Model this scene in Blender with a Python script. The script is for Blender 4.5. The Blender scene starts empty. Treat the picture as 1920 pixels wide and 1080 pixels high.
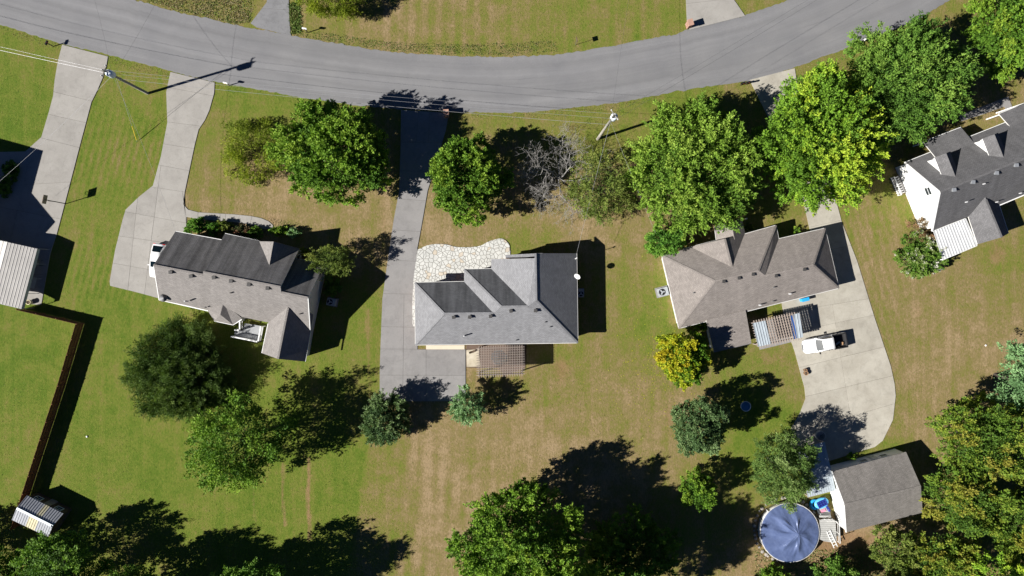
import bpy, math, random
import numpy as np
from mathutils import Vector, Matrix

# ------------------------------------------------------------------ camera, sky, sun, exposure
H = 91.4            # drone height above the lawn (m)
S = 14.0            # ground pixels per metre in the 1920 px photograph
sc = bpy.context.scene
COL = sc.collection
cam_d = bpy.data.cameras.new('camera')
cam = bpy.data.objects.new('camera', cam_d)
COL.objects.link(cam)
cam.location = (0, 0, H)
cam.rotation_euler = (0, 0, 0)
cam_d.sensor_width = 36.0
cam_d.lens = 36.0 * S * H / 1920.0
cam_d.clip_start = 0.5
cam_d.clip_end = 3000
sc.camera = cam

SUN_EL = math.radians(35)
SH = Vector((math.cos(math.radians(17.2)), math.sin(math.radians(17.2))))   # direction the shadows fall on the ground
world = bpy.data.worlds.new('World')
sc.world = world
world.use_nodes = True
wn = world.node_tree.nodes
sky = wn.new('ShaderNodeTexSky')
sky.sky_type = 'NISHITA'
sky.sun_disc = False
sky.sun_elevation = SUN_EL
sky.sun_rotation = math.atan2(-SH.x, -SH.y)
sky.dust_density = 0.0
sky.air_density = 0.28
sky.ozone_density = 9.0
wn['Background'].inputs['Strength'].default_value = 0.05
world.node_tree.links.new(sky.outputs[0], wn['Background'].inputs['Color'])
sun_d = bpy.data.lights.new('sun', 'SUN')
sun_d.energy = 5.0
sun_d.angle = math.radians(0.5)
sun_d.color = (1.0, 0.965, 0.915)
sun = bpy.data.objects.new('sun', sun_d)
COL.objects.link(sun)
sun.location = (-40, -15, 60)
ldir = Vector((SH.x * math.cos(SUN_EL), SH.y * math.cos(SUN_EL), -math.sin(SUN_EL)))
sun.rotation_euler = ldir.to_track_quat('-Z', 'Y').to_euler()
sc.view_settings.view_transform = 'Standard'
sc.view_settings.look = 'None'
sc.view_settings.gamma = 1.0
sc.view_settings.exposure = 0.9
sc.render.engine = 'CYCLES'
sc.cycles.max_bounces = 6
sc.cycles.diffuse_bounces = 3
sc.cycles.transparent_max_bounces = 6
sc.cycles.use_denoising = True

rng = np.random.default_rng(7)
random.seed(7)
UP = Vector((0, 0, 1))

# ------------------------------------------------------------------ small helpers
def W(px, py, z=0.0):
    k = (1 - z / H) / S
    return Vector(((px - 960) * k, (540 - py) * k, z))

def P(p, z=None):
    if isinstance(p, Vector):
        return p.copy()
    if len(p) == 3:
        return W(*p)
    return W(p[0], p[1], z or 0.0)

ORG = {}
def origin(o):
    return ORG.get(o.name, Vector((0, 0, 0))) if o is not None else Vector((0, 0, 0))

def tag(o, label=None, cat=None, group=None, kind=None):
    if label: o['label'] = label
    if cat: o['category'] = cat
    if group: o['group'] = group
    if kind: o['kind'] = kind
    return o

def thing(name, loc, label, cat, group=None):
    o = bpy.data.objects.new(name, None)
    COL.objects.link(o)
    loc = Vector((loc[0], loc[1], loc[2] if len(loc) > 2 else 0.0))
    o.location = loc
    o.empty_display_size = 0.3
    ORG[o.name] = loc
    return tag(o, label, cat, group)

class MB:
    """collects shapes (world space) and links them as one mesh object"""
    def __init__(s):
        s.v = []; s.f = []; s.m = []; s.uv = []
    def add(s, verts, faces, mi=0):
        b = len(s.v)
        s.v += [Vector(q) for q in verts]
        for f in faces:
            s.f.append([b + i for i in f]); s.m.append(mi)
        return s
    def prism(s, poly, z0, z1, mi=0):
        n = len(poly)
        a = sum(poly[i][0] * poly[(i + 1) % n][1] - poly[(i + 1) % n][0] * poly[i][1] for i in range(n))
        if a < 0: poly = poly[::-1]
        v = [(q[0], q[1], z0) for q in poly] + [(q[0], q[1], z1) for q in poly]
        f = [list(range(n))[::-1], list(range(n, 2 * n))]
        f += [[i, (i + 1) % n, n + (i + 1) % n, n + i] for i in range(n)]
        return s.add(v, f, mi)
    def box(s, c, size, rz=0.0, mi=0, tilt=None):
        hx, hy, hz = size[0] / 2, size[1] / 2, size[2] / 2
        M = Matrix.Rotation(rz, 3, 'Z')
        if tilt: M = M @ Matrix.Rotation(tilt, 3, 'Y')
        v = [Vector(c) + M @ Vector((x * hx, y * hy, z * hz)) for z in (-1, 1) for x, y in ((-1, -1), (1, -1), (1, 1), (-1, 1))]
        return s.add(v, [(3, 2, 1, 0), (4, 5, 6, 7), (0, 1, 5, 4), (1, 2, 6, 5), (2, 3, 7, 6), (3, 0, 4, 7)], mi)
    def bar(s, a, b, w, h, mi=0):
        a = Vector(a); b = Vector(b)
        d = (b - a).normalized()
        side = d.cross(UP)
        if side.length < 1e-4: side = Vector((1, 0, 0))
        side.normalize(); u = side.cross(d)
        v = []
        for q in (a, b):
            for x, y in ((-1, -1), (1, -1), (1, 1), (-1, 1)):
                v.append(q + side * x * w / 2 + u * y * h / 2)
        return s.add(v, [(0, 1, 2, 3), (7, 6, 5, 4), (0, 4, 5, 1), (1, 5, 6, 2), (2, 6, 7, 3), (3, 7, 4, 0)], mi)
    def tube(s, pts, rad, n=6, mi=0, cap=True):
        pts = [Vector(q) for q in pts]
        if not hasattr(rad, '__len__'): rad = [rad] * len(pts)
        v = []
        for i, q in enumerate(pts):
            d = (pts[min(i + 1, len(pts) - 1)] - pts[max(i - 1, 0)]).normalized()
            a = d.cross(UP) if abs(d.z) < .95 else d.cross(Vector((1, 0, 0)))
            a.normalize(); b = a.cross(d)
            for k in range(n):
                t = 2 * math.pi * k / n
                v.append(q + (a * math.cos(t) + b * math.sin(t)) * rad[i])
        f = [[i * n + k, i * n + (k + 1) % n, (i + 1) * n + (k + 1) % n, (i + 1) * n + k] for i in range(len(pts) - 1) for k in range(n)]
        if cap: f += [list(range(n)), list(range((len(pts) - 1) * n, len(pts) * n))[::-1]]
        return s.add(v, f, mi)
    def lathe(s, c, prof, n=20, mi=0, close=False):
        c = Vector(c); v = []
        for r, z in prof:
            for k in range(n):
                t = 2 * math.pi * k / n
                v.append(c + Vector((r * math.cos(t), r * math.sin(t), z)))
        f = [[i * n + k, i * n + (k + 1) % n, (i + 1) * n + (k + 1) % n, (i + 1) * n + k] for i in range(len(prof) - 1) for k in range(n)]
        if prof[0][0] > 1e-6: f.append(list(range(n))[::-1])
        if prof[-1][0] > 1e-6 and not close: f.append(list(range((len(prof) - 1) * n, len(prof) * n)))
        return s.add(v, f, mi)
    def build(s, name, mats, parent=None, smooth=False, uv=False):
        o0 = origin(parent)
        me = bpy.data.meshes.new(name)
        me.from_pydata([q - o0 for q in s.v], [], s.f)
        if not isinstance(mats, (list, tuple)): mats = [mats]
        for m in mats: me.materials.append(m)
        if len(mats) > 1: me.polygons.foreach_set('material_index', s.m)
        if smooth: me.polygons.foreach_set('use_smooth', [True] * len(me.polygons))
        if uv: slope_uv(me, o0)
        me.validate(); me.update()
        o = bpy.data.objects.new(name, me)
        COL.objects.link(o)
        if parent is not None:
            o.parent = parent
        ORG[o.name] = o0
        return o

def slope_uv(me, o0):
    """u along the eave, v up the slope, in metres"""
    uvl = me.uv_layers.new(name='UVMap')
    for p in me.polygons:
        n = p.normal
        u = UP.cross(n)
        if u.length < 1e-3: u = Vector((1, 0, 0))
        u.normalize(); v = n.cross(u)
        for li in p.loop_indices:
            q = me.vertices[me.loops[li].vertex_index].co + o0
            uvl.data[li].uv = (q.dot(u), q.dot(v))

_unit = {}
def piece(name, parent, c, size, mat, rz=0.0, tilt=0.0, rx=0.0):
    """a bevel-less box piece that shares one unit mesh per material"""
    me = _unit.get(mat.name)
    if me is None:
        b = MB().box((0, 0, 0), (1, 1, 1))
        me = bpy.data.meshes.new(name)
        me.from_pydata(b.v, [], b.f); me.materials.append(mat); me.update()
        _unit[mat.name] = me
    o = bpy.data.objects.new(name, me)
    COL.objects.link(o)
    o.parent = parent
    o.location = Vector(c) - origin(parent)
    o.scale = size
    o.rotation_euler = (rx, tilt, rz)
    ORG[o.name] = origin(parent)
    return o

def bar_piece(name, parent, a, b, w, h, mat):
    a = Vector(a); b = Vector(b); d = b - a
    return piece(name, parent, (a + b) / 2, (d.length, w, h), mat, math.atan2(d.y, d.x), -math.asin(max(-1, min(1, d.z / d.length))))

def clip_half(poly, p, n):
    """keep the side of the line through p with normal n where (q-p).n <= 0"""
    out = []
    for i in range(len(poly)):
        a = poly[i]; b = poly[(i + 1) % len(poly)]
        da = (a[0] - p[0]) * n[0] + (a[1] - p[1]) * n[1]
        db = (b[0] - p[0]) * n[0] + (b[1] - p[1]) * n[1]
        if da <= 0: out.append(a)
        if (da < 0 < db) or (db < 0 < da):
            t = da / (da - db)
            out.append((a[0] + (b[0] - a[0]) * t, a[1] + (b[1] - a[1]) * t))
    return out

def area(poly):
    return 0.5 * sum(poly[i][0] * poly[(i + 1) % len(poly)][1] - poly[(i + 1) % len(poly)][0] * poly[i][1] for i in range(len(poly)))

def clean(poly, eps=0.03):
    out = []
    for q in poly:
        if not out or math.hypot(q[0] - out[-1][0], q[1] - out[-1][1]) > eps: out.append(q)
    if len(out) > 2 and math.hypot(out[0][0] - out[-1][0], out[0][1] - out[-1][1]) < eps: out.pop()
    return out

def inset(poly, d):
    if area(poly) < 0: poly = poly[::-1]
    n = len(poly); out = []
    for i in range(n):
        a, b, c = poly[i - 1], poly[i], poly[(i + 1) % n]
        e1 = Vector((b[0] - a[0], b[1] - a[1])).normalized(); e2 = Vector((c[0] - b[0], c[1] - b[1])).normalized()
        n1 = Vector((-e1.y, e1.x)); n2 = Vector((-e2.y, e2.x))
        m = n1 + n2
        if m.length < 0.2: m = n1
        else: m = m / max(0.35, m.dot(n1))
        out.append((b[0] + m.x * d, b[1] + m.y * d))
    return out

def catmull(pts, k=6, closed=False):
    pts = [Vector((q[0], q[1])) for q in pts]; n = len(pts); out = []
    for i in range(n if closed else n - 1):
        p0 = pts[(i - 1) % n] if closed or i > 0 else pts[0] * 2 - pts[1]
        p1 = pts[i]; p2 = pts[(i + 1) % n]
        p3 = pts[(i + 2) % n] if closed or i < n - 2 else pts[-1] * 2 - pts[-2]
        for j in range(k):
            t = j / k
            out.append(0.5 * ((2 * p1) + (p2 - p0) * t + (2 * p0 - 5 * p1 + 4 * p2 - p3) * t * t + (3 * p1 - p0 - 3 * p2 + p3) * t ** 3))
    if not closed: out.append(pts[-1])
    return [(q.x, q.y) for q in out]

def G(pts):
    return [(W(a, b).x, W(a, b).y) for a, b in pts]

# ------------------------------------------------------------------ materials
class NT:
    def __init__(s, name):
        s.mat = bpy.data.materials.new(name); s.mat.use_nodes = True
        s.t = s.mat.node_tree; s.n = s.t.nodes
        s.bsdf = s.n['Principled BSDF']; s.out = s.n['Material Output']
    def new(s, typ, **kw):
        n = s.n.new(typ)
        for k, v in kw.items():
            if k.startswith('i_'):
                n.inputs[k[2:].replace('_', ' ')].default_value = v
            else: setattr(n, k, v)
        return n
    def link(s, a, b): s.t.links.new(a, b)
    def pos(s):
        return s.new('ShaderNodeNewGeometry').outputs['Position']
    def noise(s, scale, vec=None, detail=3.0, rough=0.55, dist=0.0):
        n = s.new('ShaderNodeTexNoise')
        n.inputs['Scale'].default_value = scale; n.inputs['Detail'].default_value = detail
        n.inputs['Roughness'].default_value = rough; n.inputs['Distortion'].default_value = dist
        if vec is not None: s.link(vec, n.inputs['Vector'])
        return n.outputs['Fac']
    def ramp(s, fac, stops, interp='LINEAR'):
        r = s.new('ShaderNodeValToRGB'); r.color_ramp.interpolation = interp
        e = r.color_ramp.elements
        while len(e) < len(stops): e.new(0.5)
        for el, (p, c) in zip(e, stops):
            el.position = p; el.color = (c[0], c[1], c[2], 1) if hasattr(c, '__len__') else (c, c, c, 1)
        s.link(fac, r.inputs['Fac']); return r.outputs['Color']
    def mix(s, fac, a, b, blend='MIX'):
        m = s.new('ShaderNodeMix', data_type='RGBA', blend_type=blend)
        for sock, v in ((m.inputs['Factor'], fac), (m.inputs['A'], a), (m.inputs['B'], b)):
            sel = sock if not isinstance(sock, str) else None
        ins = [i for i in m.inputs if i.enabled]
        for sock, v in zip(ins, (fac, a, b)):
            if isinstance(v, (int, float)): sock.default_value = v
            elif isinstance(v, (tuple, list)): sock.default_value = (v[0], v[1], v[2], 1)
            else: s.link(v, sock)
        return [o for o in m.outputs if o.enabled][0]
    def math(s, op, a, b=0.0, c=None):
        m = s.new('ShaderNodeMath', operation=op)
        for i, v in enumerate((a, b) if c is None else (a, b, c)):
            if isinstance(v, (int, float)): m.inputs[i].default_value = v
            else: s.link(v, m.inputs[i])
        return m.outputs[0]
    def mapping(s, vec, scale=(1, 1, 1), rot=(0, 0, 0)):
        m = s.new('ShaderNodeMapping'); m.inputs['Scale'].default_value = scale; m.inputs['Rotation'].default_value = rot
        s.link(vec, m.inputs['Vector']); return m.outputs[0]
    def bump(s, h, strength=0.3, dist=0.05):
        b = s.new('ShaderNodeBump'); b.inputs['Strength'].default_value = strength; b.inputs['Distance'].default_value = dist
        s.link(h, b.inputs['Height']); s.link(b.outputs[0], s.bsdf.inputs['Normal'])
    def color(s, c):
        if isinstance(c, (tuple, list)): s.bsdf.inputs['Base Color'].default_value = (c[0], c[1], c[2], 1)
        else: s.link(c, s.bsdf.inputs['Base Color'])
    def set(s, rough=0.8, metal=0.0, spec=0.3):
        s.bsdf.inputs['Roughness'].default_value = rough; s.bsdf.inputs['Metallic'].default_value = metal
        s.bsdf.inputs['Specular IOR Level'].default_value = spec
        return s.mat

def m_plain(name, c, rough=0.7, metal=0.0, spec=0.3, var=0.25, scale=1.5):
    t = NT(name); p = t.pos()
    f = t.noise(scale, p, 4.0)
    t.color(t.mix(1.0, (c[0], c[1], c[2]), t.ramp(f, [(0.25, 1 - var), (0.75, 1.0)]), 'MULTIPLY'))
    return t.set(rough, metal, spec)

def m_lawn():
    t = NT('lawn'); p = t.pos()
    at = t.new('ShaderNodeAttribute', attribute_name='dry').outputs['Fac']
    so = t.new('ShaderNodeAttribute', attribute_name='soil').outputs['Fac']
    big = t.noise(0.10, p, 5.0, 0.6); mid = t.noise(0.5, p, 6.0, 0.68); fine = t.noise(3.6, p, 5.0, 0.75)
    grain = t.noise(1.0, t.mapping(p, (6.5, 2.2, 1), (0, 0, 0.12)), 4.0, 0.7)
    d = t.math('ADD', at, t.math('MULTIPLY', t.math('SUBTRACT', big, 0.5), 0.7))
    d = t.math('ADD', d, t.math('MULTIPLY', t.math('SUBTRACT', mid, 0.5), 1.05))
    d = t.math('ADD', d, t.math('MULTIPLY', t.math('SUBTRACT', fine, 0.5), 0.85))
    d = t.math('ADD', d, t.math('MULTIPLY', t.math('SUBTRACT', grain, 0.5), 0.6))
    swath = t.noise(1.0, t.mapping(p, (1.05, 0.06, 1), (0, 0, 0.10)), 3.0, 0.6)
    d = t.math('ADD', d, t.math('MULTIPLY', t.math('SUBTRACT', swath, 0.5), 0.62))
    c = t.ramp(d, [(0.0, (0.092, 0.148, 0.016)), (0.28, (0.142, 0.176, 0.027)), (0.52, (0.182, 0.172, 0.044)), (0.76, (0.236, 0.180, 0.080)), (1.0, (0.322, 0.236, 0.132))])
    soil = t.ramp(mid, [(0.3, (0.22, 0.13, 0.065)), (0.7, (0.32, 0.20, 0.11))])
    sf = t.math('ADD', so, t.math('ADD', t.math('MULTIPLY', t.math('SUBTRACT', fine, 0.5), 0.8), t.math('MULTIPLY', t.math('SUBTRACT', mid, 0.5), 0.9)))
    c = t.mix(t.ramp(sf, [(0.30, 0.0), (0.95, 0.85)]), c, soil)
    vf = t.noise(16.0, p, 3.0, 0.8)
    c = t.mix(1.0, c, t.ramp(vf, [(0.30, 0.62), (0.70, 1.22)]), 'MULTIPLY')
    c = t.mix(1.0, c, t.ramp(grain, [(0.28, 0.82), (0.70, 1.12)]), 'MULTIPLY')
    t.color(c)
    t.bump(t.math('ADD', vf, fine), 0.8, 0.06)
    return t.set(0.95, 0, 0.1)

def m_concrete(name, c1, c2, stain=0.35, bump=0.1):
    t = NT(name); p = t.pos()
    inf = t.new('ShaderNodeObjectInfo').outputs['Random']
    f = t.noise(0.35, p, 6.0, 0.62); g = t.noise(9.0, p, 4.0, 0.7); s = t.noise(0.9, p, 5.0, 0.7, 0.8)
    c = t.ramp(f, [(0.3, c1), (0.7, c2)])
    c = t.mix(1.0, c, t.ramp(s, [(0.32, 1 - stain), (0.52, 1.0)]), 'MULTIPLY')
    c = t.mix(1.0, c, t.ramp(g, [(0.3, 0.92), (0.7, 1.05)]), 'MULTIPLY')
    c = t.mix(1.0, c, t.ramp(inf, [(0.0, 0.93), (1.0, 1.04)]), 'MULTIPLY')
    t.color(c); t.bump(g, bump, 0.02)
    return t.set(0.85, 0, 0.25)

def m_asphalt():
    t = NT('asphalt'); p = t.pos()
    uv = t.new('ShaderNodeUVMap', uv_map='UVMap').outputs[0]
    f = t.noise(0.22, p, 5.0, 0.6); g = t.noise(14.0, p, 3.0, 0.8)
    streak = t.noise(1.0, t.mapping(uv, (0.02, 1.1, 1)), 4.0, 0.6)
    tar = t.noise(1.0, t.mapping(uv, (0.05, 3.0, 1)), 5.0, 0.7, 0.4)
    c = t.ramp(f, [(0.3, (0.168, 0.168, 0.174)), (0.7, (0.205, 0.203, 0.205))])
    c = t.mix(1.0, c, t.ramp(streak, [(0.3, 0.86), (0.7, 1.07)]), 'MULTIPLY')
    sepv = t.new('ShaderNodeSeparateXYZ'); t.link(uv, sepv.inputs[0])
    lane = t.math('SINE', t.math('MULTIPLY', sepv.outputs['Y'], 3.35))
    c = t.mix(1.0, c, t.ramp(t.math('ADD', t.math('MULTIPLY', lane, 0.5), t.math('MULTIPLY', f, 0.6)), [(0.0, 1.03), (0.8, 0.94)]), 'MULTIPLY')
    c = t.mix(1.0, c, t.ramp(tar, [(0.26, 0.84), (0.40, 1.0)]), 'MULTIPLY')
    c = t.mix(1.0, c, t.ramp(g, [(0.3, 0.86), (0.7, 1.12)]), 'MULTIPLY')
    t.color(c); t.bump(g, 0.15, 0.02)
    return t.set(0.8, 0, 0.3)

def m_shingle(name, c, streak=0.15, row=0.145, var=0.35):
    t = NT(name)
    uv = t.new('ShaderNodeUVMap', uv_map='UVMap').outputs[0]
    br = t.new('ShaderNodeTexBrick'); t.link(uv, br.inputs['Vector'])
    br.offset = 0.5; br.inputs['Scale'].default_value = 1.0
    br.inputs['Brick Width'].default_value = 0.32; br.inputs['Row Height'].default_value = row
    br.inputs['Mortar Size'].default_value = 0.012; br.inputs['Mortar Smooth'].default_value = 0.3
    br.inputs['Color1'].default_value = (1, 1, 1, 1); br.inputs['Color2'].default_value = (1 - var * .6, 1 - var * .6, 1 - var * .6, 1)
    br.inputs['Mortar'].default_value = (0.45, 0.45, 0.45, 1); br.inputs['Bias'].default_value = -0.1
    base = t.ramp(t.noise(0.8, uv, 4.0), [(0.3, tuple(q * 0.92 for q in c)), (0.7, tuple(q * 1.06 for q in c))])
    col = t.mix(1.0, base, br.outputs['Color'], 'MULTIPLY')
    st = t.noise(1.0, t.mapping(uv, (1.1, 0.10, 1)), 5.0, 0.65, 0.3)
    col = t.mix(1.0, col, t.ramp(st, [(0.36, 1 - streak), (0.62, 1.0)]), 'MULTIPLY')
    gr = t.noise(26.0, uv, 3.0, 0.8)
    col = t.mix(1.0, col, t.ramp(gr, [(0.3, 0.87), (0.7, 1.09)]), 'MULTIPLY')
    t.color(col)
    t.bump(br.outputs['Fac'], -0.5, 0.03)
    return t.set(0.92, 0, 0.15)

def m_siding(name, c):
    t = NT(name); p = t.pos()
    sep = t.new('ShaderNodeSeparateXYZ'); t.link(p, sep.inputs[0])
    fr = t.math('FRACT', t.math('MULTIPLY', sep.outputs['Z'], 5.0))
    col = t.mix(1.0, (c[0], c[1], c[2]), t.ramp(fr, [(0.0, 0.72), (0.12, 1.0)]), 'MULTIPLY')
    col = t.mix(1.0, col, t.ramp(t.noise(0.8, p, 4.0), [(0.3, 0.9), (0.7, 1.0)]), 'MULTIPLY')
    t.color(col); t.bump(fr, 0.4, 0.02)
    return t.set(0.6, 0, 0.3)

def m_brick(name, c, m=(0.35, 0.32, 0.28)):
    t = NT(name); p = t.pos()
    sep = t.new('ShaderNodeSeparateXYZ'); t.link(p, sep.inputs[0])
    cm = t.new('ShaderNodeCombineXYZ')
    t.link(t.math('ADD', sep.outputs['X'], sep.outputs['Y']), cm.inputs[0]); t.link(sep.outputs['Z'], cm.inputs[1])
    br = t.new('ShaderNodeTexBrick'); t.link(cm.outputs[0], br.inputs['Vector'])
    br.inputs['Scale'].default_value = 1.0; br.inputs['Brick Width'].default_value = 0.22; br.inputs['Row Height'].default_value = 0.075
    br.inputs['Mortar Size'].default_value = 0.01
    br.inputs['Color1'].default_value = (*c, 1); br.inputs['Color2'].default_value = (c[0] * .7, c[1] * .7, c[2] * .72, 1)
    br.inputs['Mortar'].default_value = (*m, 1)
    t.color(br.outputs['Color']); t.bump(br.outputs['Fac'], -0.4, 0.01)
    return t.set(0.9, 0, 0.2)

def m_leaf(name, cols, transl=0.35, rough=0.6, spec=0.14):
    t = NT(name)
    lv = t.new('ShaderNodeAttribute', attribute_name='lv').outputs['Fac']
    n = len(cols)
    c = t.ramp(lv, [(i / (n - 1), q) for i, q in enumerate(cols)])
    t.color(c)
    tr = t.new('ShaderNodeBsdfTranslucent')
    t.link(t.mix(1.0, c, (1.15, 1.25, 0.55), 'MULTIPLY'), tr.inputs['Color'])
    mx = t.new('ShaderNodeMixShader'); mx.inputs[0].default_value = transl
    t.link(t.bsdf.outputs[0], mx.inputs[1]); t.link(tr.outputs[0], mx.inputs[2]); t.link(mx.outputs[0], t.out.inputs['Surface'])
    return t.set(rough, 0, spec)

def m_glass(name, c=(0.02, 0.03, 0.04), rough=0.08, spec=0.6):
    t = NT(name); t.color(c)
    return t.set(rough, 0, spec)

def m_metal_roof(name, c, rough=0.45):
    t = NT(name); p = t.pos()
    f = t.noise(0.7, p, 4.0, 0.6); g = t.noise(5.0, p, 4.0, 0.7)
    col = t.mix(1.0, c, t.ramp(f, [(0.3, 0.86), (0.7, 1.0)]), 'MULTIPLY')
    col = t.mix(1.0, col, t.ramp(g, [(0.3, 0.9), (0.65, 1.0)]), 'MULTIPLY')
    inf = t.new('ShaderNodeObjectInfo').outputs['Random']
    col = t.mix(1.0, col, t.ramp(inf, [(0.0, 0.93), (1.0, 1.0)]), 'MULTIPLY')
    t.color(col)
    return t.set(rough, 0.15, 0.4)

M = {}
M['lawn'] = m_lawn()
M['asphalt'] = m_asphalt()
M['concrete'] = m_concrete('pale_concrete', (0.278, 0.263, 0.24), (0.332, 0.316, 0.29), 0.12)
M['concrete_grey'] = m_concrete('grey_concrete', (0.225, 0.217, 0.212), (0.27, 0.26, 0.252), 0.14)
M['concrete_stained'] = m_concrete('stained_concrete', (0.325, 0.30, 0.25), (0.435, 0.41, 0.35), 0.15)
M['joint'] = m_plain('joint_soil', (0.17, 0.155, 0.13), 0.95)
M['mortar'] = m_plain('dark_mortar', (0.21, 0.195, 0.17), 0.95)
M['stone'] = m_concrete('pale_flagstone', (0.50, 0.50, 0.47), (0.60, 0.60, 0.565), 0.12, 0.3)
M['stone_warm'] = m_concrete('warm_flagstone', (0.48, 0.42, 0.33), (0.56, 0.50, 0.42), 0.12, 0.3)
M['sh_tan'] = m_shingle('tan_shingle', (0.258, 0.240, 0.226), 0.10)
M['sh_brown'] = m_shingle('weathered_brown_shingle', (0.235, 0.225, 0.22), 0.48)
M['sh_grey'] = m_shingle('grey_shingle', (0.252, 0.253, 0.262), 0.08)
M['sh_grey_dark'] = m_shingle('dark_streaked_grey_shingle', (0.125, 0.128, 0.135), 0.42)  # darker, more streaked grey shingle, laid on the north slopes
M['sh_char'] = m_shingle('charcoal_shingle', (0.155, 0.152, 0.155), 0.18)
M['sh_garage'] = m_shingle('grey_brown_shingle', (0.215, 0.20, 0.185), 0.2)
M['white_siding'] = m_siding('white_siding', (0.74, 0.74, 0.72))
M['cream_siding'] = m_siding('cream_siding', (0.56, 0.55, 0.52))
M['brick'] = m_brick('red_brick', (0.36, 0.15, 0.09))
M['white'] = m_plain('white_paint', (0.78, 0.78, 0.76), 0.5, var=0.1)
M['gutter'] = m_plain('gutter_paint', (0.62, 0.61, 0.58), 0.5, var=0.15)
M['vent'] = m_plain('dark_vent_metal', (0.075, 0.072, 0.07), 0.6, 0.2)
M['pipe'] = m_plain('pale_vent_pipe', (0.6, 0.6, 0.6), 0.5)
M['lead'] = m_plain('lead_flashing', (0.22, 0.22, 0.22), 0.5, 0.4)
M['metal_white'] = m_metal_roof('white_sheet_metal', (0.72, 0.73, 0.73))
M['metal_cream'] = m_metal_roof('pale_sheet_metal', (0.50, 0.48, 0.45))
M['metal_grey'] = m_metal_roof('galvanised_sheet', (0.36, 0.375, 0.41))
M['metal_blue'] = m_metal_roof('pale_blue_sheet', (0.50, 0.56, 0.60))
M['skylight'] = m_plain('yellowed_fibreglass', (0.58, 0.53, 0.36), 0.4)
M['fence'] = m_plain('red_brown_fence', (0.26, 0.115, 0.055), 0.85, var=0.45, scale=3.0)
M['wood_pale'] = m_plain('weathered_pale_wood', (0.33, 0.275, 0.235), 0.8, var=0.25, scale=2.5)
M['wood_pole'] = m_plain('weathered_pole_wood', (0.34, 0.32, 0.27), 0.85, var=0.35, scale=2.0)
M['wood_dark'] = m_plain('dark_wood', (0.11, 0.075, 0.05), 0.85, var=0.4)
M['deck'] = m_plain('grey_deck', (0.33, 0.34, 0.35), 0.8, var=0.2)
M['bark'] = m_plain('bark', (0.085, 0.07, 0.055), 0.95, var=0.4, scale=4.0)
M['bark_grey'] = m_plain('bare_grey_bark', (0.33, 0.315, 0.29), 0.95, var=0.35, scale=4.0)
M['black'] = m_plain('black_metal', (0.02, 0.02, 0.022), 0.5)
M['galv'] = m_plain('galvanised_steel', (0.45, 0.47, 0.49), 0.45, 0.5)
M['transformer'] = m_plain('transformer_paint', (0.66, 0.72, 0.77), 0.4, var=0.1)
M['wire'] = m_plain('wire_aluminium', (0.42, 0.42, 0.43), 0.5, 0.3)
M['wire_dark'] = m_plain('wire_dark', (0.10, 0.10, 0.10), 0.6)
M['yellow'] = m_plain('yellow_plastic', (0.75, 0.55, 0.05), 0.5)
M['ac'] = m_plain('ac_housing', (0.46, 0.49, 0.51), 0.5, 0.2)
M['glass'] = m_glass('window_glass')
M['car_white'] = m_plain('white_car_paint', (0.80, 0.80, 0.80), 0.25, 0.0, 0.5, var=0.03)
M['car_glass'] = m_glass('car_glass', (0.004, 0.010, 0.013), .12, .35)
M['tyre'] = m_plain('tyre_rubber', (0.02, 0.02, 0.02), 0.85)
M['rim'] = m_plain('alloy_rim', (0.5, 0.5, 0.52), 0.3, 0.8)
M['liner'] = m_plain('bed_liner', (0.035, 0.035, 0.037), 0.8)
M['red_lamp'] = m_plain('red_lamp', (0.45, 0.02, 0.02), 0.3)
M['lamp_clear'] = m_plain('clear_lamp', (0.75, 0.78, 0.8), 0.15, spec=0.6)
M['tarp'] = None
M['pool_blue'] = m_plain('pool_liner_blue', (0.08, 0.22, 0.40), 0.4)
M['toy_light'] = m_plain('light_blue_vinyl', (0.12, 0.48, 0.80), 0.3, var=0.08)
M['toy_dark'] = m_plain('navy_vinyl', (0.02, 0.035, 0.22), 0.35, var=0.1)
M['toy_pink'] = m_plain('pink_vinyl', (0.75, 0.25, 0.35), 0.4, var=0.1)
M['blue_tarp'] = m_plain('blue_plastic', (0.03, 0.38, 0.75), 0.4)
M['navy_cloth'] = m_plain('navy_shade_cloth', (0.03, 0.10, 0.32), 0.7)
M['canvas'] = m_plain('pale_grey_canvas', (0.50, 0.53, 0.56), 0.8, var=0.12)
M['terracotta'] = m_plain('tan_terracotta', (0.45, 0.27, 0.15), 0.8)
M['gravel'] = m_concrete('cream_gravel', (0.42, 0.36, 0.26), (0.62, 0.57, 0.46), 0.3, 0.6)
M['cream'] = m_plain('cream_concrete', (0.62, 0.55, 0.43), 0.8, var=0.1)
M['rock'] = m_plain('rock', (0.34, 0.31, 0.28), 0.9, var=0.4)
def m_tarp():
    t = NT('blue_pool_tarp'); p = t.pos()
    f = t.noise(1.1, p, 4.0, 0.6)
    t.color(t.ramp(f, [(0.3, (0.080, 0.112, 0.225)), (0.7, (0.120, 0.160, 0.295))]))
    t.bump(t.noise(2.2, p, 5.0, 0.62, 1.2), 0.35, 0.12)
    return t.set(0.32, 0.1, 0.7)
M['tarp'] = m_tarp()
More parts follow.
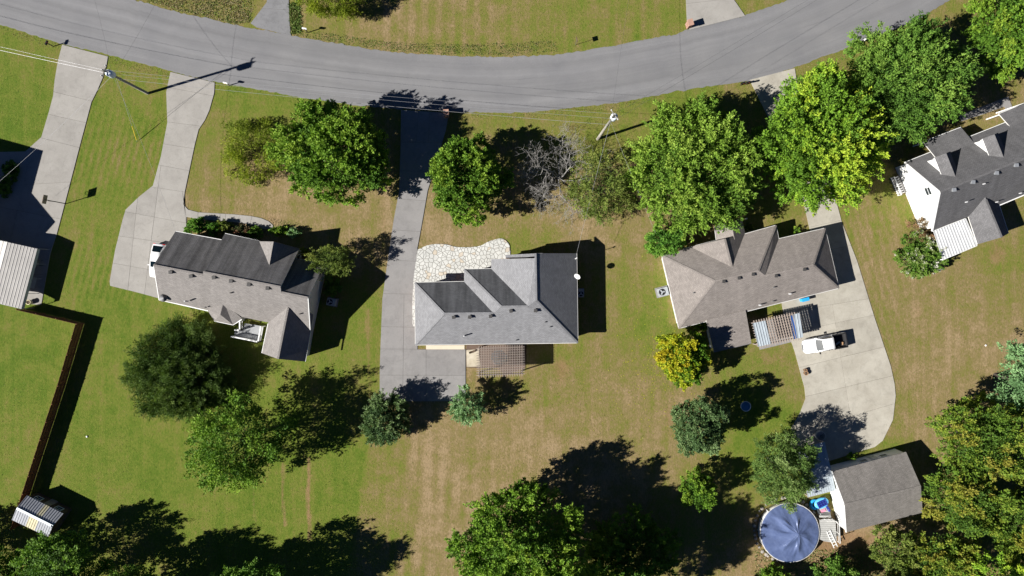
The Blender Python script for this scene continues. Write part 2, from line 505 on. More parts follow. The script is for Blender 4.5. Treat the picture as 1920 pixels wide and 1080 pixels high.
# leaves
L = {}
L['maple_yellow'] = m_leaf('leaf_yellow_green', [(0.095, 0.189, 0.021), (0.191, 0.347, 0.030), (0.383, 0.487, 0.043)], 0.22)
L['maple'] = m_leaf('leaf_green', [(0.062, 0.140, 0.016), (0.130, 0.245, 0.024), (0.225, 0.335, 0.036)], 0.22)
L['lime2'] = m_leaf('leaf_light_green', [(0.090, 0.175, 0.022), (0.180, 0.305, 0.036), (0.290, 0.410, 0.062)], 0.22)
L['pool'] = m_leaf('leaf_soft_green', [(0.070, 0.130, 0.030), (0.130, 0.215, 0.045), (0.245, 0.330, 0.110)], 0.22)
L['maple_b'] = m_leaf('leaf_bright_green', [(0.070, 0.152, 0.018), (0.145, 0.268, 0.026), (0.242, 0.355, 0.040)], 0.22)
L['deep'] = m_leaf('leaf_deep_green', [(0.060, 0.130, 0.020), (0.115, 0.230, 0.032), (0.195, 0.315, 0.050)], 0.22)
L['autumn'] = m_leaf('leaf_turning_yellow', [(0.095, 0.200, 0.018), (0.24, 0.34, 0.022), (0.40, 0.43, 0.026), (0.50, 0.43, 0.030)], 0.30)
L['blue'] = m_leaf('leaf_blue_green', [(0.060, 0.115, 0.042), (0.105, 0.180, 0.062), (0.200, 0.285, 0.115)], 0.22, 0.5)
L['olive'] = m_leaf('leaf_olive', [(0.075, 0.120, 0.024), (0.140, 0.195, 0.034), (0.235, 0.270, 0.060)], 0.22)
L['willow'] = m_leaf('leaf_willow', [(0.050, 0.095, 0.022), (0.095, 0.160, 0.036), (0.165, 0.230, 0.055)], 0.25)
L['lime'] = m_leaf('leaf_lime', [(0.150, 0.205, 0.022), (0.235, 0.300, 0.030), (0.330, 0.370, 0.045)], 0.40)
L['wood_mix'] = m_leaf('leaf_wood_edge', [(0.058, 0.118, 0.018), (0.118, 0.205, 0.024), (0.195, 0.262, 0.030), (0.26, 0.25, 0.038)], 0.22)
L['silver'] = m_leaf('leaf_silver_green', [(0.103, 0.200, 0.077), (0.191, 0.330, 0.134), (0.324, 0.505, 0.240)], 0.2)
L['flower'] = m_leaf('leaf_with_white_flowers', [(0.060, 0.130, 0.018), (0.100, 0.190, 0.024), (0.135, 0.235, 0.030), (0.22, 0.29, 0.08), (0.56, 0.54, 0.50)], 0.2)
L['dry'] = m_leaf('leaf_dry_brown', [(0.12, 0.09, 0.04), (0.22, 0.14, 0.07), (0.30, 0.16, 0.10)], 0.2)
L['shrub'] = m_leaf('leaf_shrub', [(0.056, 0.148, 0.021), (0.115, 0.257, 0.033), (0.191, 0.356, 0.046)], 0.22)
L['red'] = m_leaf('leaf_reddish', [(0.06, 0.09, 0.03), (0.13, 0.11, 0.05), (0.32, 0.13, 0.10)], 0.25)
L['weed'] = m_leaf('weed_blades', [(0.09, 0.17, 0.03), (0.15, 0.22, 0.05), (0.30, 0.25, 0.13), (0.42, 0.34, 0.22)], 0.25)

# ------------------------------------------------------------------ lawn
def make_lawn():
    def lines(a, step, far):
        inner = np.arange(-a, a + step * .5, step)
        outer = np.array([a + 4, a + 12, a + 30, a + 70, a + 150, far])
        return np.concatenate([-outer[::-1], inner, outer])
    xs = lines(73.0, 0.32, 420.0); ys = lines(43.0, 0.32, 400.0)
    X, Y = np.meshgrid(xs, ys)
    px = X * S + 960; py = 540 - Y * S
    num = np.full(X.shape, 0.55 * 0.02); den = np.full(X.shape, 0.02)
    # (cx, cy, rx, ry, rotation, dryness) of patches seen in the lawn
    blobs = [(40, 120, 60, 60, 0, .45), (50, 220, 50, 60, 0, .12), (10, 160, 40, 60, 0, .1), (220, 300, 60, 140, 12, .30), (200, 480, 50, 90, 12, .30),
             (170, 420, 30, 60, 12, .45), (260, 160, 50, 30, 15, .5), (470, 190, 60, 15, 10, .25), (560, 200, 50, 15, 10, .35), (400, 230, 40, 40, 0, .40), (420, 350, 60, 40, 0, .70),
             (560, 410, 90, 40, 0, .80), (640, 410, 80, 40, 0, .72), (700, 400, 30, 60, 0, .75), (670, 640, 40, 60, 0, .35), (640, 700, 40, 40, 0, .40),
             (300, 570, 70, 30, 12, .22), (200, 600, 60, 50, 0, .18), (180, 700, 50, 60, 0, .32), (180, 820, 80, 80, 0, .28), (260, 900, 80, 60, 0, .22), (350, 850, 90, 80, 0, .20),
             (420, 990, 90, 60, 0, .25), (560, 920, 80, 70, 0, .20), (630, 880, 40, 70, 0, .15), (500, 640, 60, 30, 0, .22), (420, 640, 60, 40, 0, .35), (330, 1010, 60, 40, 0, .42),
             (310, 800, 20, 20, 0, .5), (70, 700, 60, 90, 0, .10), (60, 620, 60, 25, 0, .3), (30, 860, 40, 60, 0, .35), (90, 810, 30, 40, 0, .45),
             (820, 900, 90, 110, 0, .85), (740, 900, 30, 90, 0, .60), (900, 850, 60, 100, 0, .82), (960, 800, 60, 60, 0, .78), (1060, 800, 70, 70, 0, .80), (1120, 750, 60, 40, 0, .75),
             (820, 1040, 70, 50, 0, .75), (950, 730, 50, 20, 0, .55), (1050, 700, 40, 30, 0, .45), (1000, 740, 60, 20, 0, .55), (1100, 660, 40, 40, 0, .55), (1130, 700, 40, 30, 0, .6),
             (1180, 560, 30, 70, 0, .28), (1120, 600, 25, 60, 0, .55), (1200, 480, 40, 40, 0, .68), (1190, 420, 50, 40, 0, .80), (1090, 430, 60, 40, 0, .80), (860, 440, 70, 20, 0, .78),
             (990, 450, 40, 15, 0, .30), (1030, 420, 40, 20, 0, .6), (1170, 640, 40, 50, 0, .52), (1220, 580, 25, 60, 0, .32), (1200, 750, 50, 50, 0, .72), (1150, 780, 50, 30, 0, .62),
             (1400, 680, 60, 20, 0, .40), (1460, 670, 30, 30, 0, .68), (1480, 700, 25, 30, 0, .5), (1440, 820, 40, 40, 0, .18), (1420, 860, 30, 30, 0, .22), (1380, 900, 40, 30, 0, .45),
             (1600, 400, 30, 40, 20, .66), (1640, 500, 40, 80, 20, .72), (1720, 600, 80, 80, 0, .72), (1830, 560, 80, 60, 0, .66), (1800, 680, 90, 60, 0, .78), (1700, 720, 40, 60, 0, .62),
             (1660, 430, 30, 40, 0, .40), (1850, 480, 60, 20, 0, .50), (1690, 400, 20, 40, 0, .45), (1720, 800, 40, 50, 0, .72), (1660, 840, 25, 15, 0, .3), (1620, 700, 20, 60, 0, .6), (1580, 450, 10, 60, 0, .3),
             (1460, 170, 40, 15, 0, .5), (1560, 120, 50, 15, 0, .5), (1800, 40, 50, 30, 0, .6), (1100, 220, 90, 15, 0, .50), (1220, 200, 60, 20, 0, .30), (1180, 240, 50, 20, 0, .4), (1010, 225, 50, 10, 0, .5),
             (700, 60, 90, 30, 0, .66), (850, 50, 100, 40, 0, .62), (1000, 40, 80, 40, 0, .55), (1130, 40, 60, 30, 0, .40), (1220, 50, 50, 30, 0, .48), (1100, 75, 60, 15, 0, .40), (620, 60, 40, 15, 0, .62),
             (1430, 5, 40, 15, 0, .5), (350, 5, 60, 20, 0, .6), (1600, 1010, 90, 12, 10, .9), (1640, 1000, 50, 15, 10, .95), (1500, 1050, 60, 20, 0, .8), (1890, 220, 40, 30, 0, .65), (1440, 578, 12, 6, 0, .2), (1480, 420, 30, 20, 0, .5),
             (1540, 860, 30, 15, 0, .6), (120, 560, 30, 20, 0, .4), (250, 640, 60, 60, 0, .35)]
    for cx, cy, rx, ry, rot, val in blobs:
        c, s = math.cos(math.radians(rot)), math.sin(math.radians(rot))
        dx = (px - cx) * c + (py - cy) * s; dy = -(px - cx) * s + (py - cy) * c
        w = np.exp(-0.5 * ((dx / rx) ** 2 + (dy / ry) ** 2))
        num += w * val; den += w
    dry = num / den
    soil = np.zeros(X.shape)
    sm = lambda a, b, v: np.clip((v - a) / (b - a), 0, 1)
    # property line: mown green on one side, dry grass on the other
    xl = 690 + (py - 830) * (665 - 690) / 170.0
    box = sm(815, 845, py) * sm(1200, 1100, py) * sm(560, 600, px) * sm(790, 740, px)
    dry = dry * (1 - box) + box * (0.18 + 0.42 / (1 + np.exp(-(px - xl) / 2.5)))
    soil += box * np.exp(-((px - xl) / 2.0) ** 2) * 0.35
    # mowing stripes between the two left driveways
    t = (px - 245) * 0.966 + (py - 160) * 0.259
    reg = sm(120, 140, px) * sm(330, 300, px) * sm(120, 150, py) * sm(600, 540, py)
    dry += reg * 0.22 * np.sin(t / 13.0 * 2 * math.pi) * (0.6 + 0.4 * np.sin(py / 37.0))
    # straighter mowing stripes behind the grey house
    reg = sm(700, 730, px) * sm(1010, 940, px) * sm(780, 830, py)
    dry += reg * 0.08 * np.sin((px + 0.12 * py) / 31.0 * 2 * math.pi)
    reg = sm(1560, 1590, px) * sm(1720, 1660, px) * sm(360, 400, py) * sm(760, 700, py)
    dry += reg * 0.12 * np.sin((px - 0.33 * py) / 15.0 * 2 * math.pi)
    reg = sm(560, 620, px) * sm(1290, 1240, px) * sm(110, 90, py)
    dry += reg * 0.08 * np.sin((px) / 24.0 * 2 * math.pi)
    # worn wheel tracks and bare patches
    for x0, y0, x1, y1, w, a in [(529, 870, 533, 985, 4, .8), (578, 860, 579, 1010, 4.5, .95), (476, 900, 478, 975, 5, .5), (690, 580, 690, 700, 5, .6), (720, 380, 722, 470, 6, .35)]:
        tt = np.clip((py - y0) / (y1 - y0), 0, 1)
        d = np.hypot(px - (x0 + (x1 - x0) * tt) - 1.5 * np.sin(py / 17.0), (py - (y0 + (y1 - y0) * tt)))
        soil += a * np.exp(-(d / w) ** 2)
    for cx, cy, rx, ry, a in [(1052, 690, 14, 20, .8), (1868, 475, 16, 18, .75), (1450, 672, 40, 14, .5), (1720, 575, 14, 30, .35), (500, 415, 40, 14, .45), (1140, 300, 20, 14, .5), (1600, 1015, 110, 16, .75),
                              (1240, 700, 12, 60, .25), (1712, 350, 9, 60, .55), (1258, 790, 9, 30, .5), (920, 420, 60, 10, .4), (1180, 380, 25, 25, .4), (1690, 330, 14, 30, .6), (905, 690, 60, 30, .3), (1530, 1065, 150, 25, .6), (1560, 990, 30, 40, .5),
                              (310, 160, 14, 8, .4), (1260, 560, 8, 70, .5), (1200, 690, 20, 50, .25), (1440, 985, 30, 60, .35), (1850, 740, 80, 40, .2)]:
        soil += a * np.exp(-0.5 * (((px - cx) / rx) ** 2 + ((py - cy) / ry) ** 2))
    ny, nx = X.shape
    co = np.stack([X.ravel(), Y.ravel(), np.zeros(X.size)], 1)
    i = np.arange(ny - 1)[:, None] * nx + np.arange(nx - 1)[None, :]
    q = np.stack([i, i + 1, i + nx + 1, i + nx], -1).reshape(-1, 4)
    me = np_mesh('lawn', co, q, M['lawn'], {'dry': np.clip(dry, 0, 1).ravel(), 'soil': np.clip(soil, 0, 1).ravel()})
    o = bpy.data.objects.new('lawn', me); COL.objects.link(o)
    tag(o, 'patchy green and straw-coloured lawn spreading around all the houses', None, kind='structure')

def np_mesh(name, co, faces, mat, attrs=None, smooth=False):
    me = bpy.data.meshes.new(name)
    k = faces.shape[1]; n = faces.shape[0]
    me.vertices.add(len(co)); me.vertices.foreach_set('co', np.ascontiguousarray(co, dtype=np.float32).ravel())
    me.loops.add(n * k); me.loops.foreach_set('vertex_index', np.ascontiguousarray(faces, dtype=np.int32).ravel())
    me.polygons.add(n)
    me.polygons.foreach_set('loop_start', np.arange(0, n * k, k, dtype=np.int32))
    me.polygons.foreach_set('loop_total', np.full(n, k, dtype=np.int32))
    if smooth: me.polygons.foreach_set('use_smooth', np.ones(n, dtype=bool))
    me.materials.append(mat)
    me.update(calc_edges=True)
    for a, v in (attrs or {}).items():
        at = me.attributes.new(a, 'FLOAT', 'POINT'); at.data.foreach_set('value', np.ascontiguousarray(v, dtype=np.float32))
    return me

make_lawn()

# ------------------------------------------------------------------ road
UPPER = [(-500, -210), (-150, -105), (120, -35), (252, -1), (313, 17), (443, 47), (543, 66), (627, 81), (713, 95), (813, 103), (960, 106), (1060, 100), (1160, 83), (1260, 65), (1293, 55), (1397, 29), (1490, -4), (1600, -45), (1800, -130), (2200, -330)]
LOWER = [(-560, -100), (-200, -5), (0, 47), (60, 65), (117, 82), (203, 103), (320, 133), (403, 153), (480, 167), (547, 180), (647, 195), (733, 203), (847, 209), (960, 212), (1060, 204), (1160, 192), (1277, 170), (1387, 154), (1440, 143), (1490, 126), (1607, 83), (1707, 43), (1773, 5), (1900, -60), (2330, -260)]
def make_road():
    def resample(pts, n):
        c = catmull(pts, 8); d = [0]
        for a, b in zip(c, c[1:]): d.append(d[-1] + math.hypot(b[0] - a[0], b[1] - a[1]))
        return np.array([np.interp(np.linspace(0, d[-1], n), d, [q[i] for q in c]) for i in (0, 1)]).T, d[-1]
    n = 900
    u, lu = resample(G(UPPER), n); l, ll = resample(G(LOWER), n)
    def ragged(n, a, k):
        r = rng.normal(0, 1, n); ker = np.ones(k) / k
        return np.convolve(r, ker, 'same') * a
    u[:, 1] += ragged(n, .07, 2) + ragged(n, .12, 9); l[:, 1] += ragged(n, .06, 2) + ragged(n, .10, 9)
    v = []; f = []; uv = []
    m = 8
    for i in range(n):
        for j in range(m + 1):
            q = l[i] + (u[i] - l[i]) * j / m
            v.append((q[0], q[1], 0.03 + 0.05 * (1 - (2 * j / m - 1) ** 2)))
    for i in range(n - 1):
        for j in range(m):
            f.append([i * (m + 1) + j, (i + 1) * (m + 1) + j, (i + 1) * (m + 1) + j + 1, i * (m + 1) + j + 1])
    me = bpy.data.meshes.new('road'); me.from_pydata(v, [], f); me.materials.append(M['asphalt'])
    ul = me.uv_layers.new(name='UVMap')
    for p in me.polygons:
        for li in p.loop_indices:
            k = me.loops[li].vertex_index
            ul.data[li].uv = (k // (m + 1) / n * lu, (k % (m + 1)) / m * 7.5)
    me.polygons.foreach_set('use_smooth', [True] * len(me.polygons))
    o = bpy.data.objects.new('road', me); COL.objects.link(o)
    tag(o, 'grey asphalt road curving past the front yards, no markings', None, kind='structure')
make_road()

# ------------------------------------------------------------------ driveways and paths made of slabs
def slabs(name, poly_px, cuts, mat, label, z=0.075, extra=None):
    """poly split by cut lines given as ((px,py),(px,py)); each cell is one slab"""
    poly = clean(G(poly_px))
    if area(poly) < 0: poly = poly[::-1]
    base = MB().prism(inset(poly, 0.03), 0.004, 0.045).build(name, M['joint'])
    tag(base, label, None, kind='structure')
    cells = [poly]
    for a, b in cuts:
        A, B = W(*a), W(*b); d = (B - A).normalized(); n = (-d.y, d.x); nm = (d.y, -d.x); nxt = []
        for c in cells:
            ce = Vector((sum(k[0] for k in c) / len(c), sum(k[1] for k in c) / len(c), 0)); tt = (ce - A).dot(d) / (B - A).length
            if not -.25 < tt < 1.25: nxt.append(c); continue
            for nn in (n, nm):
                q = clean(clip_half(c, A, nn))
                if len(q) > 2 and abs(area(q)) > 0.15: nxt.append(q)
        cells = nxt
    for c in cells:
        q = inset(c, 0.013)
        MB().prism(q, 0.01, z + random.uniform(-.006, .006)).build('slab', mat, base)
    return base

slabs('driveway', [(117, 84), (203, 106), (200, 125), (193, 147), (183, 170), (172, 192), (150, 275), (128, 360), (108, 436), (95, 475), (78, 572), (-60, 560), (-60, 350), (-60, 286), (48, 284), (78, 257), (92, 210), (100, 180), (103, 150), (109, 115)],
      [((100, 172), (180, 192)), ((85, 213), (170, 232)), ((75, 258), (165, 281)), ((0, 349), (140, 341)), ((0, 388), (120, 412)), ((0, 470), (110, 462)), ((0, 520), (110, 512)), ((60, 275), (-10, 590))],
      M['concrete'], 'pale concrete driveway leading past the basketball hoop to the metal carport')
slabs('driveway', [(320, 135), (403, 155), (402, 175), (393, 207), (385, 225), (373, 243), (366, 270), (347, 360), (344, 383), (353, 393), (372, 398), (440, 402), (470, 405), (490, 409), (504, 415), (512, 422), (512, 428), (494, 430), (487, 425), (453, 418), (420, 415), (372, 411), (350, 407),
      (349, 440), (340, 500), (322, 566), (260, 549), (207, 536), (206, 528), (216, 470), (230, 413), (236, 393), (262, 368), (287, 348), (302, 293), (314, 230), (312, 173)],
      [((310, 163), (400, 180)), ((310, 228), (400, 240)), ((295, 268), (370, 280)), ((290, 308), (365, 322)), ((280, 350), (360, 362)), ((230, 396), (349, 418)), ((220, 442), (345, 460)), ((210, 493), (340, 516)), ((297, 350), (272, 545)), ((345, 380), (349, 416)), ((372, 390), (371, 415)), ((398, 395), (397, 418)), ((424, 395), (422, 420)), ((450, 398), (446, 422)), ((474, 400), (468, 426)), ((256, 395), (240, 545))],
      M['concrete'], 'pale concrete driveway and front walk of the tan-roofed gabled house')
slabs('driveway', [(752, 206), (842, 212), (836, 245), (820, 300), (802, 358), (790, 427), (783, 464), (778, 527), (783, 575), (783, 655), (873, 655), (873, 752), (712, 753), (712, 700), (713, 660), (717, 560), (728, 480), (738, 413), (748, 360), (751, 280)],
      [((740, 267), (840, 267)), ((785, 210), (780, 267)), ((806, 205), (803, 267)), ((740, 320), (840, 322)), ((735, 372), (820, 378)), ((725, 430), (810, 436)), ((720, 487), (800, 491)), ((712, 550), (790, 552)), ((705, 612), (800, 614)), ((700, 654), (880, 655)), ((700, 703), (880, 704)), ((799, 640), (799, 760)), ((757, 612), (755, 760))],
      M['concrete_grey'], 'long grey concrete driveway between the two left houses, widening behind the grey roof')
slabs('driveway', [(1405, 150), (1490, 128), (1496, 170), (1515, 240), (1540, 310), (1564, 364), (1578, 416), (1607, 490), (1640, 597), (1670, 687), (1677, 720), (1679, 742), (1674, 787), (1655, 826), (1640, 838), (1600, 850), (1530, 872), (1500, 850), (1480, 830), (1483, 803), (1500, 773), (1510, 747), (1508, 727), (1498, 690), (1490, 660), (1483, 640), (1470, 600), (1465, 566), (1552, 545), (1520, 440), (1508, 387), (1480, 300), (1440, 220)],
      [((1400, 215), (1530, 195)), ((1400, 300), (1560, 270)), ((1450, 375), (1580, 345)), ((1500, 430), (1600, 408)), ((1440, 590), (1660, 555)), ((1440, 632), (1660, 586)), ((1440, 703), (1700, 640)), ((1440, 760), (1700, 698)), ((1440, 825), (1700, 750)), ((1565, 600), (1602, 830)), ((1500, 480), (1620, 455))],
      M['concrete_stained'], 'stained concrete driveway widening into the yard where the pickup is parked')
slabs('driveway', [(505, -30), (500, 5), (470, 44), (482, 52), (546, 67), (543, 40), (541, -30)], [((460, 14), (560, 20))], M['asphalt2'] if 'asphalt2' in M else m_concrete('dark_drive_asphalt', (0.17, 0.17, 0.175), (0.215, 0.215, 0.22), 0.2),
      'short grey asphalt driveway across the road at the top edge')
slabs('driveway', [(1284, -40), (1288, 50), (1294, 56), (1397, 30), (1372, -6), (1366, -40)], [((1280, 8), (1390, -4))], M['concrete'], 'flared concrete driveway across the road beside the brick mailbox')
slabs('path', [(1797, 217), (1840, 200), (1876, 186), (1890, 181), (1913, 243), (1901, 249), (1883, 200), (1845, 214), (1802, 228)], [((1880, 203), (1900, 192)), ((1884, 218), (1905, 210)), ((1890, 233), (1912, 225)), ((1845, 195), (1850, 220)), ((1820, 205), (1824, 228))], M['concrete_grey'], 'narrow concrete front walk beside the charcoal-roofed white house')

# ------------------------------------------------------------------ flagstone patio
def voronoi_cells(poly, step, jit=0.55):
    xs = [q[0] for q in poly]; ys = [q[1] for q in poly]
    pts = []
    y = min(ys) - step; r = 0
    while y < max(ys) + step:
        x = min(xs) - step + (step / 2 if r % 2 else 0)
        while x < max(xs) + step:
            
            if random.random() > .24: pts.append((x + random.uniform(-jit, jit) * step, y + random.uniform(-jit, jit) * step))
            x += step
        y += step * .9; r += 1
    out = []
    for i, p in enumerate(pts):
        c = list(poly); ok = True
        for j, q in enumerate(pts):
            if i == j: continue
            d = (q[0] - p[0], q[1] - p[1])
            if d[0] ** 2 + d[1] ** 2 > (step * 3) ** 2: continue
            c = clip_half(c, ((p[0] + q[0]) / 2, (p[1] + q[1]) / 2), d)
            if len(c) < 3: ok = False; break
        if ok:
            c = clean(c, 0.04)
            if len(c) > 2 and abs(area(c)) > 0.02: out.append(c)
    return out
def make_patio():
    top = catmull([(783, 468), (801, 460), (822, 457), (838, 458.5), (854, 462.6), (871, 463.5), (888, 462.6), (902, 460), (913, 454), (924, 450), (939, 447), (950, 452), (956, 462), (957, 477)], 3)
    poly = G(top + [(950, 486), (928, 500), (928, 509), (874, 512), (874, 533), (784, 534), (782, 612), (773.5, 612), (773, 569), (775.5, 519)])
    base = MB().prism(inset(poly, 0.02), 0.004, 0.075).build('patio', M['mortar'])
    tag(base, 'curving pale flagstone patio at the front of the grey-roofed house', 'patio', kind='structure')
    del base['category']
    for c in voronoi_cells(poly, 0.455):
        q = inset(c, 0.024)
        if abs(area(q)) < 0.012: continue
        z = random.uniform(.095, .112)
        MB().prism(q, 0.06, z).build('flagstone', M['stone_warm'] if random.random() < .05 else M['stone'], base)
make_patio()

# ------------------------------------------------------------------ houses
def roof(parent, verts, faces, mat, name='roof', th=0.16, edge=None, alt=None, alt_mat=None):
    V = {k: P(v) for k, v in verts.items()}
    b = MB(); used = {}
    tri = []
    for f in faces:
        if len(f) == 4:
            q = [V[k] for k in f]; nn = (q[1] - q[0]).cross(q[2] - q[0])
            if nn.length > 1e-6 and abs((q[3] - q[0]).dot(nn.normalized())) > .01: tri += [((f[0], f[1], f[2]), f), ((f[0], f[2], f[3]), f)]; continue
        tri.append((f, f))
    for f, src in tri:
        vs = [V[k] for k in f]
        n = Vector((0, 0, 0))
        for i in range(len(vs)):
            a, c = vs[i], vs[(i + 1) % len(vs)]
            n += Vector(((a.y - c.y) * (a.z + c.z), (a.z - c.z) * (a.x + c.x), (a.x - c.x) * (a.y + c.y)))
        ks = list(f) if n.z > 0 else list(f)[::-1]
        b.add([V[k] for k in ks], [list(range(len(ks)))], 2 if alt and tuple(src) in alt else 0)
        b.add([V[k] - UP * th for k in ks[::-1]], [list(range(len(ks)))], 1)
        for i in range(len(ks)):
            e = (ks[i], ks[(i + 1) % len(ks)])
            if (e[1], e[0]) in used: used[(e[1], e[0])] = False
            else: used[e] = True
    for (p, q), on in used.items():
        if on: b.add([V[p], V[p] - UP * th, V[q] - UP * th, V[q]], [(0, 1, 2, 3)], 1)
    return b.build(name, [mat, edge or M['gutter']] + ([alt_mat] if alt_mat else []), parent, uv=True)

def gutter(rf, pts, mat=None, w=0.13):
    """one straight gutter per eave edge, hung just outside the roof edge"""
    for a, b in pts:
        a, b = P(a), P(b)
        bar_piece('gutter', rf, a - UP * .07, b - UP * .07, w, 0.10, mat or M['gutter'])

def ridge_caps(rf, pts, mat):
    for a, b in pts:
        a, b = P(a), P(b)
        MB().bar(a - UP * .004, b - UP * .004, 0.24, 0.03).build('ridge_cap', mat, rf, uv=True)

def vents(rf, pts, size=0.42, mat=None):
    for p in pts:
        q = P(p)
        b = MB(); ang = random.uniform(-.2, .2)
        b.box(q + UP * .12, (size * .7, size * .7, 0.26), ang); b.box(q + UP * .29, (size, size, 0.10), ang)
        b.build('roof_vent', mat or M['vent'], rf)

def pipes(rf, pts, h=0.45, r=0.06, mat=None):
    for p in pts:
        q = P(p)
        b = MB().tube([q - UP * .1, q + UP * h], r, 8)
        o = b.build('vent_pipe', mat or M['pipe'], rf)

def walls(parent, poly, z, mat, d=0.42, name='wall'):
    pts = [P(q, z) for q in poly]
    pts = inset([(q.x, q.y) for q in pts], d)
    MB().prism(pts, 0.0, z - 0.12).build(name, mat, parent)
    return pts

def gable(parent, a, r, b, mat, inward=0.40, side=0.42, drop=0.2):
    """triangular wall under a rake: a, b eave points, r ridge point"""
    a, r, b = P(a), P(r), P(b)
    ab = (b - a); ab.z = 0; n = ab.cross(UP).normalized()
    mid = (a + b) / 2
    n = n if n.dot(Vector((parent.location.x, parent.location.y, 0)) - Vector((mid.x, mid.y, 0))) > 0 else -n
    u = ab.normalized()
    base = min(a.z, b.z)
    a2 = a + u * side + n * inward; b2 = b - u * side + n * inward
    a2.z = b2.z = base - .12
    r2 = a2.lerp(b2, max(.05, min(.95, (r - a).dot(u) / ab.length))); r2.z = r.z - drop - .12
    t = n * 0.2
    MB().add([a2, b2, r2, a2 + t, b2 + t, r2 + t], [(0, 1, 2), (5, 4, 3), (0, 3, 4, 1), (1, 4, 5, 2), (2, 5, 3, 0)]).build('gable_wall', mat, parent)

def opening(parent, p0, p1, t, w, h, sill, kind='window', mat=None, panes=2):
    """window or door on the wall from p0 to p1 (ground xy), outside to the right of p0->p1"""
    a = Vector((p0[0], p0[1], 0)); b = Vector((p1[0], p1[1], 0)); u = (b - a).normalized(); n = u.cross(UP)
    c = a.lerp(b, t); rz = math.atan2(u.y, u.x)
    if kind == 'window':
        f = MB()
        for z in (sill, sill + h): f.box(c + n * .03 + UP * z, (w + .16, .08, .09), rz)
        for s in (-1, 1): f.box(c + n * .03 + u * s * (w / 2 + .04) + UP * (sill + h / 2), (.08, .08, h - .09), rz)
        f.box(c + n * .025 + UP * (sill + h / 2), (w - .0, .05, .05), rz)
        o = f.build('window', M['white'], parent)
        MB().box(c + n * .006 + UP * (sill + h / 2), (w, .03, h - .08), rz).build('pane', M['glass'], o)
        return o
    d = MB().box(c + n * .02 + UP * (sill + h / 2), (w, .06, h), rz)
    if w > 2:
        for k in range(4): d.box(c + n * .06 + UP * (sill + h * (k + .5) / 4), (w - .1, .03, h / 4 - .06), rz)
    else:
        for zz in (.28, .7): d.box(c + n * .06 + UP * (sill + h * zz), (w * .7, .03, h * .32), rz)
    o = d.build('door' if w < 2 else 'garage_door', mat or M['white'], parent)
    MB().box(c + n * .09 + u * (w / 2 - .12) + UP * (sill + (1.0 if w < 2 else .25)), (.12, .05, .05), rz).build('handle', M['galv'], o)
    return o

def side(pts, i):
    return pts[i], pts[(i + 1) % len(pts)]

